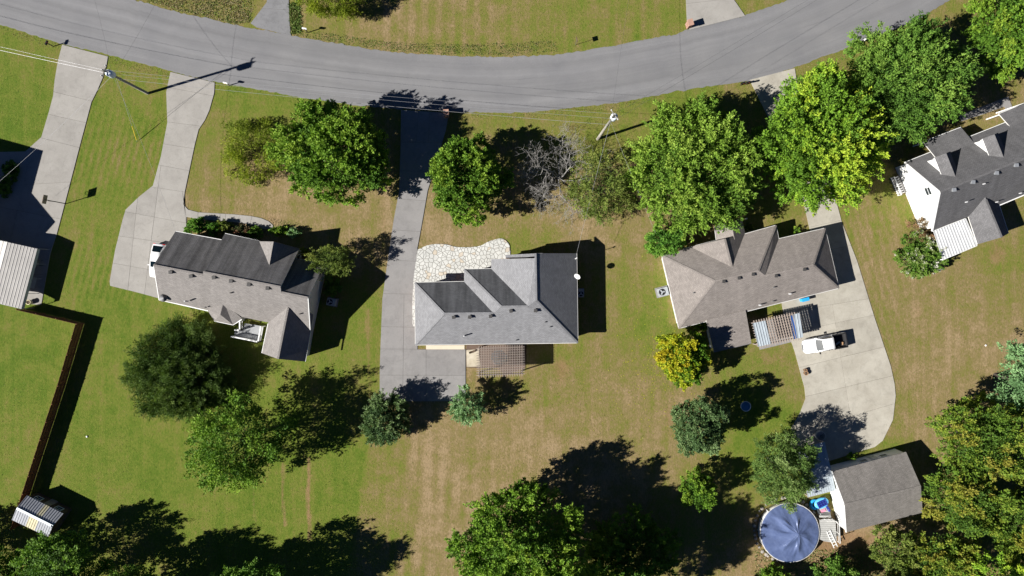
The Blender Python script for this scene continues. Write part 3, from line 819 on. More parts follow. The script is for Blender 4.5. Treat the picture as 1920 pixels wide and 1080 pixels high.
def house_grey():
    h = thing('house', W(935, 585), 'house with grey hip roof and flagstone patio, between the two long driveways', 'house')
    e = 3.0; p = dict(NW=(777.7, 530, e), A1=(870, 528, e), A2=(870, 505, e), B1=(921, 504, e), B2=(921, 486, e), GR=(1004, 484, 6.05), RS=(1005.5, 563, 6.0), NE0=(1003.9, 484, 6.05),
             R1W=(833, 588, 5.28), R1E=(925, 587, 5.28), R2W=(940, 575, 5.78), R2E=(990, 574, 5.78), NE=(1081, 475, e), SE=(1083.3, 642.7, e), SW=(779, 646.7, e), GN=(1004, 475, 6.05))
    fs = [('NW', 'SW', 'R1W'), ('NW', 'R1W', 'R1E', 'A1'), ('A1', 'R1E', 'R2W', 'A2'), ('A2', 'R2W', 'R2E', 'B1'), ('B1', 'R2E', 'RS', 'GR', 'B2'),
          ('GN', 'RS', 'SE', 'NE'), ('SW', 'R1W', 'R1E', 'R2W', 'R2E', 'RS', 'SE')]
    rf = roof(h, p, fs, M['sh_grey'], alt=[fs[1], fs[3]], alt_mat=M['sh_grey_dark'])
    tag(rf, None)
    # lower pent strip in front of the gable
    roof(h, dict(a=(948, 483, 4.05), b=(1012, 481.5, 5.05), c=(1017, 474.5, 5.05), d=(948, 478, 4.05)), [('a', 'b', 'c', 'd')], M['sh_grey'], 'porch_roof')
    gutter(rf, [(p['NW'], p['A1']), (p['A2'], p['B1']), (p['SW'], p['SE']), (p['NE'], p['SE']), (p['NW'], p['SW'])])
    ridge_caps(rf, [(p['R1W'], p['NW']), (p['R1W'], p['SW']), (p['R1W'], p['R1E']), (p['R2W'], p['R2E']), (p['GN'], p['RS']), (p['RS'], p['SE']), (p['R2W'], p['A2'])], M['sh_grey'])
    vents(rf, [(851, 594.7, 5.1), (881, 594.5, 5.1), (920, 593, 5.1), (958, 583, 5.4), (1004, 582.5, 5.45)])
    pipes(rf, [(870.5, 629.5, 3.8)], 0.75, 0.09)
    pipes(rf, [(1021.7, 604, 4.5), (1031, 613, 4.2), (967.5, 638, 3.25)], 0.35, 0.08, M['lead'])
    w = walls(h, [p['NW'], p['A1'], p['A2'], p['B1'], p['B2'], (1003, 484, e), (1003, 476, e), p['NE'], p['SE'], p['SW']], e, M['brick'])
    gable(h, (921, 486, e), (1004, 484, 6.0), (1081, 483, e), M['brick'])
    yw = 4.12
    pr = [(-.80, 2.85), (-.80, 3.75), (3.45, 4.72), (3.55, 5.25), (8.0, 2.85)]
    MB().add([Vector((x, yw, z)) for x, z in pr] + [Vector((x, yw - .2, z)) for x, z in pr], [(0, 1, 2, 3, 4), (9, 8, 7, 6, 5)] + [(i, (i + 1) % 5, 5 + (i + 1) % 5, 5 + i) for i in range(5)]).build('gable_wall', M['brick'], h)
    MB().box((1.1, yw - .1, 1.42), (3.8, .2, 2.84)).build('porch_wall', M['brick'], h)
    n = len(w)
    for i in range(n):
        a, b = side(w, i)
        ln = math.hypot(a[0] - b[0], a[1] - b[1])
        if ln > 10:
            for t in (.15, .4, .8): opening(h, a, b, t, 1.2, 1.3, .9)
        elif ln > 4: opening(h, a, b, .5, 1.4, 1.3, .9)
    # garage door facing the widened drive
    A = W(800, 643, 0); B = W(871, 643, 0)
    MB().box((W(835, 637).x, W(835, 634.6).y, 1.1), (4.8, .12, 2.2)).build('garage_door', M['white'], h)
    # satellite dish on the east gutter
    q = W(1082.5, 518, 3.5)
    d = MB(); nrm = Vector((-.35, -.45, .82)).normalized(); s1 = nrm.cross(UP).normalized(); s2 = nrm.cross(s1)
    for k, (r, z) in enumerate([(0.01, 0), (.22, .02), (.42, .09)]):
        d.v += [q + (s1 * math.cos(t) + s2 * math.sin(t) * .8) * r + nrm * z for t in [2 * math.pi * j / 20 for j in range(20)]]
    d.f = [[k * 20 + j, k * 20 + (j + 1) % 20, (k + 1) * 20 + (j + 1) % 20, (k + 1) * 20 + j] for k in (0, 1) for j in range(20)] + [list(range(20))]; d.m = [0] * len(d.f)
    so = d.build('satellite_dish', M['white'], h, smooth=True)
    MB().tube([q - UP * .75, q - UP * .05], .035, 6).build('mast', M['galv'], so)
    MB().tube([q, q + nrm * .45 + s2 * .25], .025, 5).build('feed_arm', M['galv'], so)
    q = W(1079, 485, 3.1)
    MB().tube([q - UP * .2, q + UP * .9], .04, 6).box(q + UP * .9, (.3, .12, .12), .6).build('service_mast', M['white'], h)
house_grey()

def ac_unit(px, py, rz, label, s=1.0):
    c = W(px, py)
    t = thing('air_conditioner', c, label, 'air conditioner')
    z0 = 0.0
    MB().box(c + UP * .06, (1.25 * s, 1.0 * s, .12), rz).build('pad', M['concrete_grey'], t)
    b = MB().box(c + UP * .52, (.98 * s, .80 * s, .8), rz)
    b.build('housing', M['ac'], t)
    d = Vector((math.cos(rz), math.sin(rz), 0)) * -.12 * s
    MB().lathe(c + d + UP * .925, [(0.33 * s, 0), (0.33 * s, 0.02), (.30 * s, .03)], 20).build('fan_ring', M['black'], t)
    f = MB()
    for k in range(3):
        a = rz + k * 2.094
        f.box(c + d + Vector((math.cos(a), math.sin(a), 0)) * .15 * s + UP * .965, (.28 * s, .12 * s, .015), a, tilt=.12)
    f.build('fan_blade', M['ac'], t)
    for sx in (-1, 1):
        g = MB()
        for k in range(6):
            q = c + Matrix.Rotation(rz, 3, 'Z') @ Vector((sx * .495 * s, (-.36 + k * .144) * s, 0))
            g.box(q + UP * .5, (.015, .05, .6), rz)
        g.bar(c + Matrix.Rotation(rz, 3, 'Z') @ Vector((sx * .495 * s, -.39 * s, .5)), c + Matrix.Rotation(rz, 3, 'Z') @ Vector((sx * .495 * s, .39 * s, .5)), .012, .03)
        g.build('grille', M['lead'], t)
ac_unit(1088, 549, 1.57, 'blue-shaded air conditioner in the shadow beside the grey-roofed house')

def house_tan():
    h = thing('house', W(455, 545), 'gabled house with tan and dark weathered shingle slopes and white back porch rail', 'house')
    e = 3.0
    p = dict(NW=(329, 434, e), n1=(416, 450, e), RW=(287.5, 497, 6.6), Rm1=(380, 515, 6.62), SW=(298, 562, e), SE=(581.5, 621, e), Rm2=(527, 548, 6.6), RE=(577.5, 558.3, 6.6),
             NE=(608, 494.5, e), n4=(555, 485, e))
    q = dict(a=(421.7, 438, e), b=(561, 467, e), c=(526, 538, 7.1), d=(381, 510, 7.1))
    rfN = roof(h, dict(NW=p['NW'], n1=(428, 452.5, e), Rm=(392, 517.5, 6.62), RW=p['RW']), [('NW', 'n1', 'Rm', 'RW')], M['sh_brown'])
    tag(rfN, 'dark streaked north slope over the garage')
    ridge = dict(p); ridge.update(q)
    rfS = roof(h, dict(SW=p['SW'], SE=p['SE'], RE=p['RE'], Rm2=p['Rm2'], c=q['c'], d=q['d'], Rm1=p['Rm1'], RW=p['RW']), [('SW', 'RW', 'Rm1', 'd', 'c', 'Rm2', 'RE', 'SE')], M['sh_tan'])
    rfM = roof(h, q, [('a', 'b', 'c', 'd')], M['sh_brown'])
    rfE = roof(h, dict(n4=(550, 484, e), NE=p['NE'], RE=p['RE'], R0=(519, 546.4, 6.6)), [('n4', 'NE', 'RE', 'R0')], M['sh_brown'])
    rfG = roof(h, dict(w=(486, 452.5, 3.05), e=(560.5, 466, 3.05), n=(513, 453, 5.25), s=(504, 503, 5.25), w2=(474, 500, 3.05), e2=(548, 512, 3.05)),
               [('w', 'n', 's', 'w2'), ('n', 'e', 'e2', 's')], M['sh_tan'])
    # kitchen bay hip and south-east wing
    rfB = roof(h, dict(a=(388, 580, 3.08), b=(401.7, 601.7, 2.92), c=(436.7, 609, 2.92), d=(453, 597, 3.06), r1=(413, 590, 3.9), r2=(419.5, 565, 3.95)),
               [('a', 'b', 'r1', 'r2'), ('b', 'c', 'r1'), ('c', 'd', 'r2', 'r1')], M['sh_tan'])
    rfW = roof(h, dict(w1=(508, 582, e), w2=(491, 662, e), r2=(521, 673, 5.2), r1=(543, 562, 5.2), e2=(572, 678, e), e1=(588, 590, e)), [('w1', 'w2', 'r2', 'r1'), ('r1', 'r2', 'e2', 'e1')], M['sh_tan'])
    gutter(rfN, [(p['NW'], (416, 450, e))], M['white']); gutter(rfM, [(q['a'], (486, 452, e))], M['white'])
    gutter(rfS, [(p['SW'], (390, 583, e))], M['white']); gutter(rfW, [((581.7, 621, e), (572, 678, e)), ((502.5, 607, e), (491, 662, e))], M['white'])
    gutter(rfB, [((401.7, 601.7, 2.92), (436.7, 609, 2.92)), ((436.7, 609, 2.92), (453, 599, 3.0))], M['white']); gutter(rfE, [((556, 485.5, e), p['NE'])])
    ridge_caps(rfM, [(q['c'], q['d'])], M['sh_tan']); ridge_caps(rfS, [(p['RW'], p['Rm1']), (p['Rm2'], p['RE'])], M['sh_tan']); ridge_caps(rfW, [((521, 673, 5.2), (540, 577.5, 5.2))], M['sh_tan'])
    # white trim boards on the rakes
    MB().bar(P(p['RE']) - UP * .14, P(p['SE']) - UP * .14, .08, .22).build('rake_trim', M['white'], h)
    MB().bar(P(p['RW']) - UP * .14, P(p['SW']) - UP * .14, .08, .22).build('rake_trim', M['white'], h)
    vents(rfS, [(321.7, 510.5, 6.25), (360, 518, 6.25), (402.5, 520.5, 6.65), (434.5, 527, 6.65), (468, 533.5, 6.65), (503, 540.5, 6.65)], .45)
    pipes(rfS, [(352, 564.5, 3.9)], .9, .09); pipes(rfS, [(433, 549, 5.6), (386, 576, 3.6), (563, 588.5, 4.9)], .25, .08, M['vent'])
    e1 = 3.0
    w = walls(h, [p['NW'], (418, 450.5, e1), (421.7, 438, e1), (561, 467, e1), (557, 485, e1), p['NE'], p['SE'], (572, 678, e1), (491, 662, e1), (502, 606, e1), p['SW']], e1, M['cream_siding'])
    gable(h, p['NE'], p['RE'], p['SE'], M['cream_siding']); gable(h, p['NW'], p['RW'], p['SW'], M['cream_siding'])
    gable(h, (486, 452.5, 3.05), (513, 453, 5.25), (560.5, 466, 3.05), M['cream_siding']); gable(h, (491, 662, e), (521, 673, 5.2), (572, 678, e), M['cream_siding'])
    gable(h, (561, 467, e), (526, 538, 7.1), (535, 612, e), M['cream_siding'])
    bp = inset([(P(k).x, P(k).y) for k in ((390, 583, 2.92), (401.7, 601.7, 2.92), (436.7, 609, 2.92), (453, 599, 2.92), (440, 575, 2.92), (400, 565, 2.92))], .3)
    MB().prism(bp, 0, 2.8).build('bay_wall', M['cream_siding'], h)
    for i in (0, 2, 5, 6, 7, 10):
        a, b = side(w, i)
        for t in (.3, .7): opening(h, a, b, t, 1.1, 1.3, .9)
    # back porch deck with white railing
    dk = [(458, 606), (494, 612), (489, 640), (440, 630), (447, 618), (455, 618)]
    pts = [(W(x, y, .6).x, W(x, y, .6).y) for x, y in dk]
    d = MB().prism(pts, .45, .6).build('porch_deck', M['deck'], h)
    pp = [W(x, y, .6) for x, y in dk]
    def rail(a, b):
        r = MB().bar(a + UP * 1.0, b + UP * 1.0, .16, .08).bar(a + UP * .12, b + UP * .12, .07, .06)
        n = max(2, int((b - a).length / .14))
        for k in range(n + 1):
            c = a.lerp(b, k / n); r.bar(c + UP * .1, c + UP * .98, .04, .04)
        for c in (a, b): r.bar(c - UP * .6, c + UP * 1.15, .13, .13)
        r.build('railing', M['white'], h)
    rail(pp[1], pp[2]); rail(pp[2], pp[3]); rail(pp[5] + Vector((0, 0, .0)), W(455, 600, .6)); rail(pp[4], pp[5])
    c = W(466, 613, 1.0)
    for k in range(4):
        MB().bar(W(441 + k * .2, 627 - k * 2.6, .5 - k * .12), W(446 + k * .2, 617 - k * .1, .5 - k * .12), .3, .06).build('step', M['deck'], h)
    q = W(307, 558.5, 3.6)
    MB().lathe(q, [(.01, 0), (.3, .03), (.5, .12)], 18).tube([q - UP * .6, q], .03, 6).build('satellite_dish', M['lead'], h, smooth=True)
    q = W(441, 557, 5.2)
house_tan()
ac_unit(624, 566, -.2, 'air conditioner by the shaded east wall of the tan-roofed gabled house', 1.15)

def house_brown():
    h = thing('house', W(1400, 530), 'brown hip-roofed house with white walls beside the pickup driveway', 'house')
    e = 2.55
    p = dict(NW=(1241, 479, e), SW=(1273, 615.5, e), P2=(1341, 527, 4.98), R2E=(1422.5, 507, 4.98), R1W=(1435, 516.7, 4.68), R1E=(1525, 496.7, 4.68), NE=(1547, 428, e), SE=(1573, 540, e),
             C=(1455, 422.5, e), I=(1460, 448, e), V1=(1295, 463, e), GS=(1372.5, 501, 4.4), GN=(1359, 447.5, 4.4), V2=(1396, 439, e))
    fs = [('NW', 'SW', 'P2'), ('NW', 'P2', 'R2E', 'C', 'V2', 'GS', 'V1'), ('V1', 'GS', 'GN'), ('GN', 'GS', 'V2'), ('C', 'R2E', 'R1W', 'I'), ('I', 'R1W', 'R1E', 'NE'), ('NE', 'R1E', 'SE'), ('SW', 'P2', 'R2E', 'R1W', 'R1E', 'SE')]
    rf = roof(h, p, fs, M['sh_tan2'])
    rp = roof(h, dict(w1=(1343, 452, 2.5), w2=(1339.5, 424, 2.5), r2=(1370.5, 414, 3.6), r1=(1377.5, 449, 3.6), e1=(1398, 442, 2.5), e2=(1391, 409, 2.5)), [('w1', 'r1', 'r2', 'w2'), ('r1', 'e1', 'e2', 'r2')], M['sh_tan2'], 'porch_roof')
    rw = roof(h, dict(a=(1324, 600, 2.78), b=(1398, 581.5, 2.78), c=(1409, 643.5, 2.3), d=(1338.5, 660, 2.3)), [('a', 'b', 'c', 'd')], M['sh_tan2'], 'wing_roof')
    gutter(rf, [(p['V2'], p['C']), (p['C'], p['I']), (p['I'], p['NE']), (p['NE'], p['SE']), (p['SE'], (1401, 583.5, e)), (p['SW'], (1327, 602, e)), (p['NW'], p['SW']), ((1282, 466.5, e), (1344, 450.5, e))])
    gutter(rw, [((1338.5, 660, 2.3), (1409, 643.5, 2.3))], M['lead'])
    ridge_caps(rf, [(p['P2'], p['R2E']), (p['R1W'], p['R1E']), (p['R1E'], p['SE']), (p['R1E'], p['NE']), (p['P2'], p['NW']), (p['P2'], p['SW']), (p['R2E'], p['C']), (p['GN'], p['GS'])], M['sh_tan2'])
    vents(rf, [(1356, 528, 4.75), (1384.5, 521.5, 4.75), (1411, 514.5, 4.75), (1454, 517.5, 4.5), (1507, 505.5, 4.5)], .38)
    pipes(rf, [(1480, 551, 3.2), (1424, 572, 3.0)], .5, .09); pipes(rf, [(1300, 549, 3.7), (1450, 539, 3.9), (1449, 565, 2.95)], .3, .08, M['lead'])
    w = walls(h, [p['NW'], (1295, 463, e), (1396, 439, e), p['C'], p['I'], p['NE'], p['SE'], p['SW']], e, M['white_siding'])
    gable(h, p['V1'], p['GN'], p['V2'], M['brick'], .35, .4)
    ww = [P(k) for k in ((1326, 598, 2.3), (1400, 580, 2.3), (1408, 642, 2.3), (1339, 658, 2.3))]
    ww = inset([(k.x, k.y) for k in ww], .2)
    MB().prism(ww, 0, 2.2).build('wing_wall', M['white_siding'], h)
    for i in range(4):
        a, b = side(ww, i)
        if i != 1: opening(h, a, b, .75 if i == 0 else .5, 1.0, .9, .9)
    for i in range(len(w)):
        a, b = side(w, i)
        if math.hypot(a[0] - b[0], a[1] - b[1]) > 6:
            for t in (.2, .55, .85): opening(h, a, b, t, 1.0, 1.1, .9)
    for x, y in ((1342, 427), (1389, 413)):
        q = W(x, y); MB().bar(q, q + UP * 2.35, .16, .16).build('porch_post', M['white'], h)
    ra, rb = W(1282, 620, 0), 0
M['sh_tan2'] = m_shingle('brown_shingle', (0.275, 0.246, 0.225), 0.12)
house_brown()
ac_unit(1241, 547, .25, 'pale air conditioner standing west of the brown hip-roofed house', 1.35)

def house_white():
    h = thing('house', W(1800, 350), 'white-walled house with charcoal roof and two dormers by the right edge', 'house')
    e = 3.0
    NW = W(1697, 304.5, e); RW = W(1763, 360, 7.4); SW = W(1748.5, 433, e)
    ax = (W(1920, 297.6, 7.4) - RW).normalized(); Ln = 17.5
    nrm = Vector((-ax.y, ax.x, 0))                       # towards the street
    NE, RE, SE = NW + ax * Ln, RW + ax * Ln, SW + ax * Ln
    rf = roof(h, dict(NW=NW, RW=RW, SW=SW, NE=NE, RE=RE, SE=SE), [('NW', 'RW', 'RE', 'NE'), ('RW', 'SW', 'SE', 'RE')], M['sh_char'])
    slope = lambda d: e + (7.4 - e) * d / ((NW - RW) - ax * (NW - RW).dot(ax)).xy.length
    # front extensions of the roof (porches)
    def ext(px1, px2, name='porch_roof'):
        a, b = W(*px1), W(*px2)
        a2 = a + nrm * 2.5; b2 = b + nrm * 2.5; a2.z = b2.z = 2.65
        o = roof(h, dict(a=a, b=b, c=b2, d=a2), [('a', 'b', 'c', 'd')], M['sh_char'], name)
        gutter(o, [(a2, b2)], M['white'])
        for s in (.04, .5, .96):
            q = a2.lerp(b2, s) - nrm * .15; MB().bar(Vector((q.x, q.y, 0)), q - UP * .15, .14, .14).build('porch_post', M['white'], h)
    ext((1755, 296, 3.85), (1827, 268.5, 3.85)); ext((1899, 241 + 2, 3.85), (1958, 219, 3.85))
    # dormers
    F = W(1754.8, 297.6, 5.74); R = W(1775.5, 290.4, 6.5)
    for k in (0, 1):
        off = (W(1866, 255, 6.5) - R) * k
        f0 = F + off; r0 = R + off; hw = (r0 - f0).xy.length
        g0 = f0 + ax * 2 * hw
        dep_e = 2.2; dep_r = 3.2
        r0 = f0.lerp(g0, .5); r0.z = 6.5
        dr = roof(h, dict(a=f0 + nrm * .2 - ax * .1, b=r0 + nrm * .2, c=g0 + nrm * .2 + ax * .1, d=g0 - nrm * dep_e + ax * .1, e=r0 - nrm * dep_r, f=f0 - nrm * dep_e - ax * .1), [('a', 'b', 'e', 'f'), ('b', 'c', 'd', 'e')], M['sh_char'], 'dormer_roof', .1, M['white'])
        poly = [f0 + ax * .08, g0 - ax * .08, g0 - ax * .08 - nrm * 2.0, f0 + ax * .08 - nrm * 2.0]
        bx_ = MB().prism([(q.x, q.y) for q in poly], 3.6, 5.66)
        m0 = f0.lerp(g0, .5)
        bx_.add([Vector((f0.x, f0.y, 5.62)) + ax * .08, Vector((g0.x, g0.y, 5.62)) - ax * .08, Vector((m0.x, m0.y, 6.38))], [(0, 1, 2)])
        dm = bx_.build('dormer', M['white_siding'], h)
        opening(h, (g0 + nrm * .0).xy, (f0).xy, .5, .8, .9, 4.5)
    # south wing and west rake trim
    Rn, Rs = W(1846, 366, 4.65), W(1878.5, 444.7, 4.65)
    rs = roof(h, dict(a=W(1811, 392, e), b=W(1833, 458, e), r2=Rs, r1=Rn, c=W(1891, 437.5, e), d=W(1869, 371, e)), [('a', 'b', 'r2', 'r1'), ('r1', 'r2', 'c', 'd')], M['sh_char'], 'wing_roof')
    gutter(rs, [(W(1874, 385, e), W(1891, 437.5, e))], M['white']); gutter(rf, [(NW, NE), (W(1874, 385, e), SE)], M['white'])
    ridge_caps(rf, [(RW, RE)], M['sh_char']); ridge_caps(rs, [(W(1849, 374, 4.65), Rs)], M['sh_char'])
    MB().bar(NW - UP * .1, RW - UP * .1, .12, .24).build('rake_trim', M['white'], h); MB().bar(RW - UP * .1, SW - UP * .1, .12, .24).build('rake_trim', M['white'], h)
    w = walls(h, [NW, NE, SE, SW], e, M['white_siding'], .3)
    gable(h, NW, RW, SW, M['white_siding'], .30, .35); gable(h, NE, RE, SE, M['white_siding'], .30, .35)
    sw = [W(1813, 395, 2.9), W(1833, 457, 2.9), W(1890, 436, 2.9), W(1870, 375, 2.9)]
    MB().prism(inset([(q.x, q.y) for q in sw], .3), 0, 2.85).build('wing_wall', M['white_siding'], h)
    gable(h, W(1833, 458, e), Rs, W(1891, 437.5, e), M['white_siding'], .3, .35)
    # attic window high in the west gable
    mid = NW.lerp(SW, .5); u = (SW - NW).normalized(); n_out = -ax
    a = NW - n_out * .3; b = SW - n_out * .3
    opening(h, a.xy, b.xy, .46, .95, 1.2, 4.2)
    for t in (.25, .6): opening(h, (b if True else a).xy, (b).xy, 0, .1, .1, 9) if False else None
    for i in range(4):
        p0, p1 = side(w, i)
        if math.hypot(p0[0] - p1[0], p0[1] - p1[1]) > 12:
            for t in (.12, .35, .65, .88): opening(h, p0, p1, t, 1.0, 1.3, .9)
    vents(rf, [(1786.5, 356.5, 7.05), (1822, 342, 7.05), (1866, 325, 7.05), (1903, 310.5, 7.05)], .45, M['galv'])
    pipes(rf, [(1844, 345, 6.6), (1811, 379, 5.9), (1868, 379, 4.3), (1912, 362.5, 4.3)], .3, .07)
    # white metal roof over the back porch, one sheet per rib bay
    A, B, C_, D = W(1750, 433, 3.05), W(1811.7, 409.5, 3.05), W(1833, 460, 2.45), W(1768, 487, 2.45)
    fr = MB().bar(D - UP * .16, C_ - UP * .16, .14, .16).bar(A - UP * .2, B - UP * .2, .1, .12).build('back_porch_roof', M['white'], h)
    n = 13
    for k in range(n):
        a, b = A.lerp(B, k / n), A.lerp(B, (k + 1) / n); d, c = D.lerp(C_, k / n), D.lerp(C_, (k + 1) / n)
        s = (b - a) * .02
        m = MB().add([a + s, b - s, c - s, d + s], [(3, 2, 1, 0)]).add([a + s - UP * .03, b - s - UP * .03, c - s - UP * .03, d + s - UP * .03], [(0, 1, 2, 3)])
        m.bar(a + UP * .02, d + UP * .02, .07, .06)
        m.build('roof_sheet', M['metal_white'], fr)
    for s in (.02, .5, .98):
        q = D.lerp(C_, s); MB().bar(Vector((q.x, q.y, 0)), q - UP * .2, .12, .12).build('porch_post', M['white'], h)
    # entry steps with white rails on the west wall
    p0, p1 = W(1676, 331), W(1690, 364)
    st = MB()
    u = (p1 - p0).normalized(); o = Vector((u.y, -u.x, 0)); o = o if o.x < 0 else -o
    for k in range(3): st.box((p0 + p1) / 2 + o * (.3 * k - .25) + UP * (.45 - .15 * k) / 2 + UP * .02, (2.4, .32, .45 - .15 * k), math.atan2(u.y, u.x))
    st.build('step', M['concrete_grey'], h)
    r = MB()
    for k in range(9):
        c = p0.lerp(p1, k / 8) + o * .55
        r.bar(c, c + UP * .95, .07, .07)
    r.bar(p0 + o * .55 + UP * .95, p1 + o * .55 + UP * .95, .12, .08).bar(p0 + o * .55 + UP * .2, p1 + o * .55 + UP * .2, .07, .06)
    for k in range(8):
        c = p0.lerp(p1, k / 8 + .06) + o * .55 + UP * .95; r.bar(c, c - o * .5, .06, .05)
    r.build('railing', M['white'], h)
house_white()

def house_offframe():
    h = thing('house', W(-90, 420), 'house outside the left edge whose gable shadow falls across the driveway', 'house')
    g = lambda x, y, z: Vector((W(x, y).x, W(x, y).y, z))
    rf = roof(h, dict(a=g(-20, 314, 5.4), b=g(-42, 396, 5.4), c=g(-150, 366, 5.9), d=g(-128, 290, 5.9)), [('a', 'b', 'c', 'd')], M['sh_char'])
    roof(h, dict(a=g(-18, 387, 4.2), r=g(-37, 460, 7.5), b=g(-56, 533, 4.2), a2=g(-250, 326, 4.2), r2=g(-269, 399, 7.5), b2=g(-288, 472, 4.2)), [('a', 'r', 'r2', 'a2'), ('r', 'b', 'b2', 'r2')], M['sh_char'])
    MB().prism([(q.x, q.y) for q in (g(-26, 316, 0), g(-46, 392, 0), g(-148, 365, 0), g(-128, 290, 0))], 0, 5.35).build('wall', M['cream_siding'], h)
    MB().prism([(q.x, q.y) for q in (g(-26, 390, 0), g(-62, 528, 0), g(-285, 467, 0), g(-250, 332, 0))], 0, 4.1).build('wall', M['cream_siding'], h)
    gable(h, g(-18, 387, 4.2), g(-37, 460, 7.5), g(-56, 533, 4.2), M['cream_siding'])
house_offframe()

# ------------------------------------------------------------------ garage, lean-to, sheds, carport
def garage():
    h = thing('garage', W(1620, 910), 'white detached garage with grey-brown gable roof beside the covered pool', 'garage')
    e = 2.55
    p = dict(NW=(1560, 884, e), NE=(1699, 847.5, e), RW=(1583, 946, 4.0), RE=(1726.7, 911.7, 4.0), SW=(1586.7, 998, e), SE=(1730, 961, e))
    rf = roof(h, p, [('NW', 'RW', 'RE', 'NE'), ('RW', 'SW', 'SE', 'RE')], M['sh_garage'])
    ridge_caps(rf, [(p['RW'], p['RE'])], M['sh_garage'])
    MB().bar(P(p['NW']) - UP * .08, P(p['RW']) - UP * .08, .1, .2).build('rake_trim', M['white'], h); MB().bar(P(p['RW']) - UP * .08, P(p['SW']) - UP * .08, .1, .2).build('rake_trim', M['white'], h)
    w = walls(h, [p['NW'], p['NE'], p['SE'], p['SW']], e, M['white_siding'], .12)
    gable(h, p['NW'], p['RW'], p['SW'], M['white_siding'], .12, .2); gable(h, p['NE'], p['RE'], p['SE'], M['white_siding'], .12, .2)
    nw, ne = P(p['NW']), P(p['NE'])
    n = (ne - nw).normalized().cross(UP); n = n if n.y < 0 else -n
    a = nw + n * .12; b = ne + n * .12
    opening(h, b.xy, a.xy, .25, .9, .8, 1.1); opening(h, b.xy, a.xy, .52, .9, .8, 1.1); opening(h, b.xy, a.xy, .38, .95, 2.0, .02, 'door', M['ac'])
    sw = P(p['SW']); wv = (ne - nw).normalized()
    opening(h, (nw + wv * .12).xy, (sw + wv * .12).xy, .30, .95, 2.0, .02, 'door')
garage()

def lean_to():
    h = thing('lean_to_canopy', W(1530, 880), 'corrugated metal lean-to canopy on posts between the pool tree and garage', 'canopy')
    A, B, C_, D = W(1495, 842, 2.35), W(1546.5, 828.5, 2.35), W(1567, 919, 2.6), W(1515, 932.5, 2.6)
    n = 12
    for k in range(n):
        a, b = A.lerp(B, k / n), A.lerp(B, (k + 1) / n); d, c = D.lerp(C_, k / n), D.lerp(C_, (k + 1) / n)
        s = (b - a) * .02
        m = MB().add([a + s, b - s, c - s, d + s], [(0, 1, 2, 3)]).add([a + s - UP * .02, b - s - UP * .02, c - s - UP * .02, d + s - UP * .02], [(3, 2, 1, 0)])
        m.bar(a + UP * .01, d + UP * .01, .05, .03)
        m.build('roof_sheet', M['metal_blue'], h)
    for a, b in ((A, B), (D, C_), (A.lerp(D, .5), B.lerp(C_, .5))):
        MB().bar(a - UP * .09, b - UP * .09, .08, .14).build('beam', M['wood_pale'], h)
    for q in (A, B, C_, D, A.lerp(D, .5)):
        q = q.lerp((A + C_) / 2, .04); MB().bar(Vector((q.x, q.y, 0)), q - UP * .16, .11, .11).build('post', M['wood_pale'], h)
lean_to()

def shed():
    h = thing('garden_shed', W(70, 945), 'small shed with galvanised metal roof and two yellowed skylight sheets', 'shed')
    N0, N1 = W(51, 929, 2.1), W(119, 963, 2.1); R0, R1 = W(31.7, 953, 2.9), W(99, 986.5, 2.9); S0, S1 = W(23, 975, 2.1), W(90.5, 1007, 2.1)
    n = 8
    for a0, a1, b0, b1, sky_k in ((N0, N1, R0, R1, (4, 3)), (R0, R1, S0, S1, (3, 4))):
        for k in range(n):
            a, b = a0.lerp(a1, k / n), a0.lerp(a1, (k + 1) / n); d, c = b0.lerp(b1, k / n), b0.lerp(b1, (k + 1) / n)
            s = (b - a) * .015
            m = MB().add([a + s, b - s, c - s, d + s], [(3, 2, 1, 0)]).add([q - UP * .02 for q in (a + s, b - s, c - s, d + s)], [(0, 1, 2, 3)])
            for t in (.0, .5): m.bar(a.lerp(b, t) + UP * .025, d.lerp(c, t) + UP * .025, .05, .05)
            o = m.build('roof_sheet', M['skylight'] if k in sky_k[:1] or k == 4 else M['metal_grey'], h)
    MB().bar(R0 + UP * .03, R1 + UP * .03, .3, .05).build('ridge_cap', M['metal_blue'], h)
    pts = inset([(q.x, q.y) for q in (N0, N1, S1, S0)], .15)
    MB().prism(pts, 0, 2.0).build('wall', M['wood_dark'], h)
    for a, r, b in ((N0, R0, S0), (N1, R1, S1)):
        u = (R1 - R0).normalized() * (.17 if a is N0 else -.17)
        q = [x + u for x in (a, b, r)]
        MB().add([q[0] - UP * .1, q[1] - UP * .1, q[2] - UP * .1], [(0, 1, 2)]).build('gable_wall', M['wood_dark'], h)
    i = max(range(4), key=lambda k: (pts[k][1] + pts[(k + 1) % 4][1]))
    a, b = side(pts, i)
    u = Vector((b[0] - a[0], b[1] - a[1], 0)).normalized(); n_ = u.cross(UP)
    if n_.y < 0: a, b = b, a
    opening(h, a, b, .2, .8, .8, .9); opening(h, a, b, .8, .8, .8, .9); opening(h, a, b, .5, .9, 1.85, .03, 'door', M['wood_pale'])
shed()

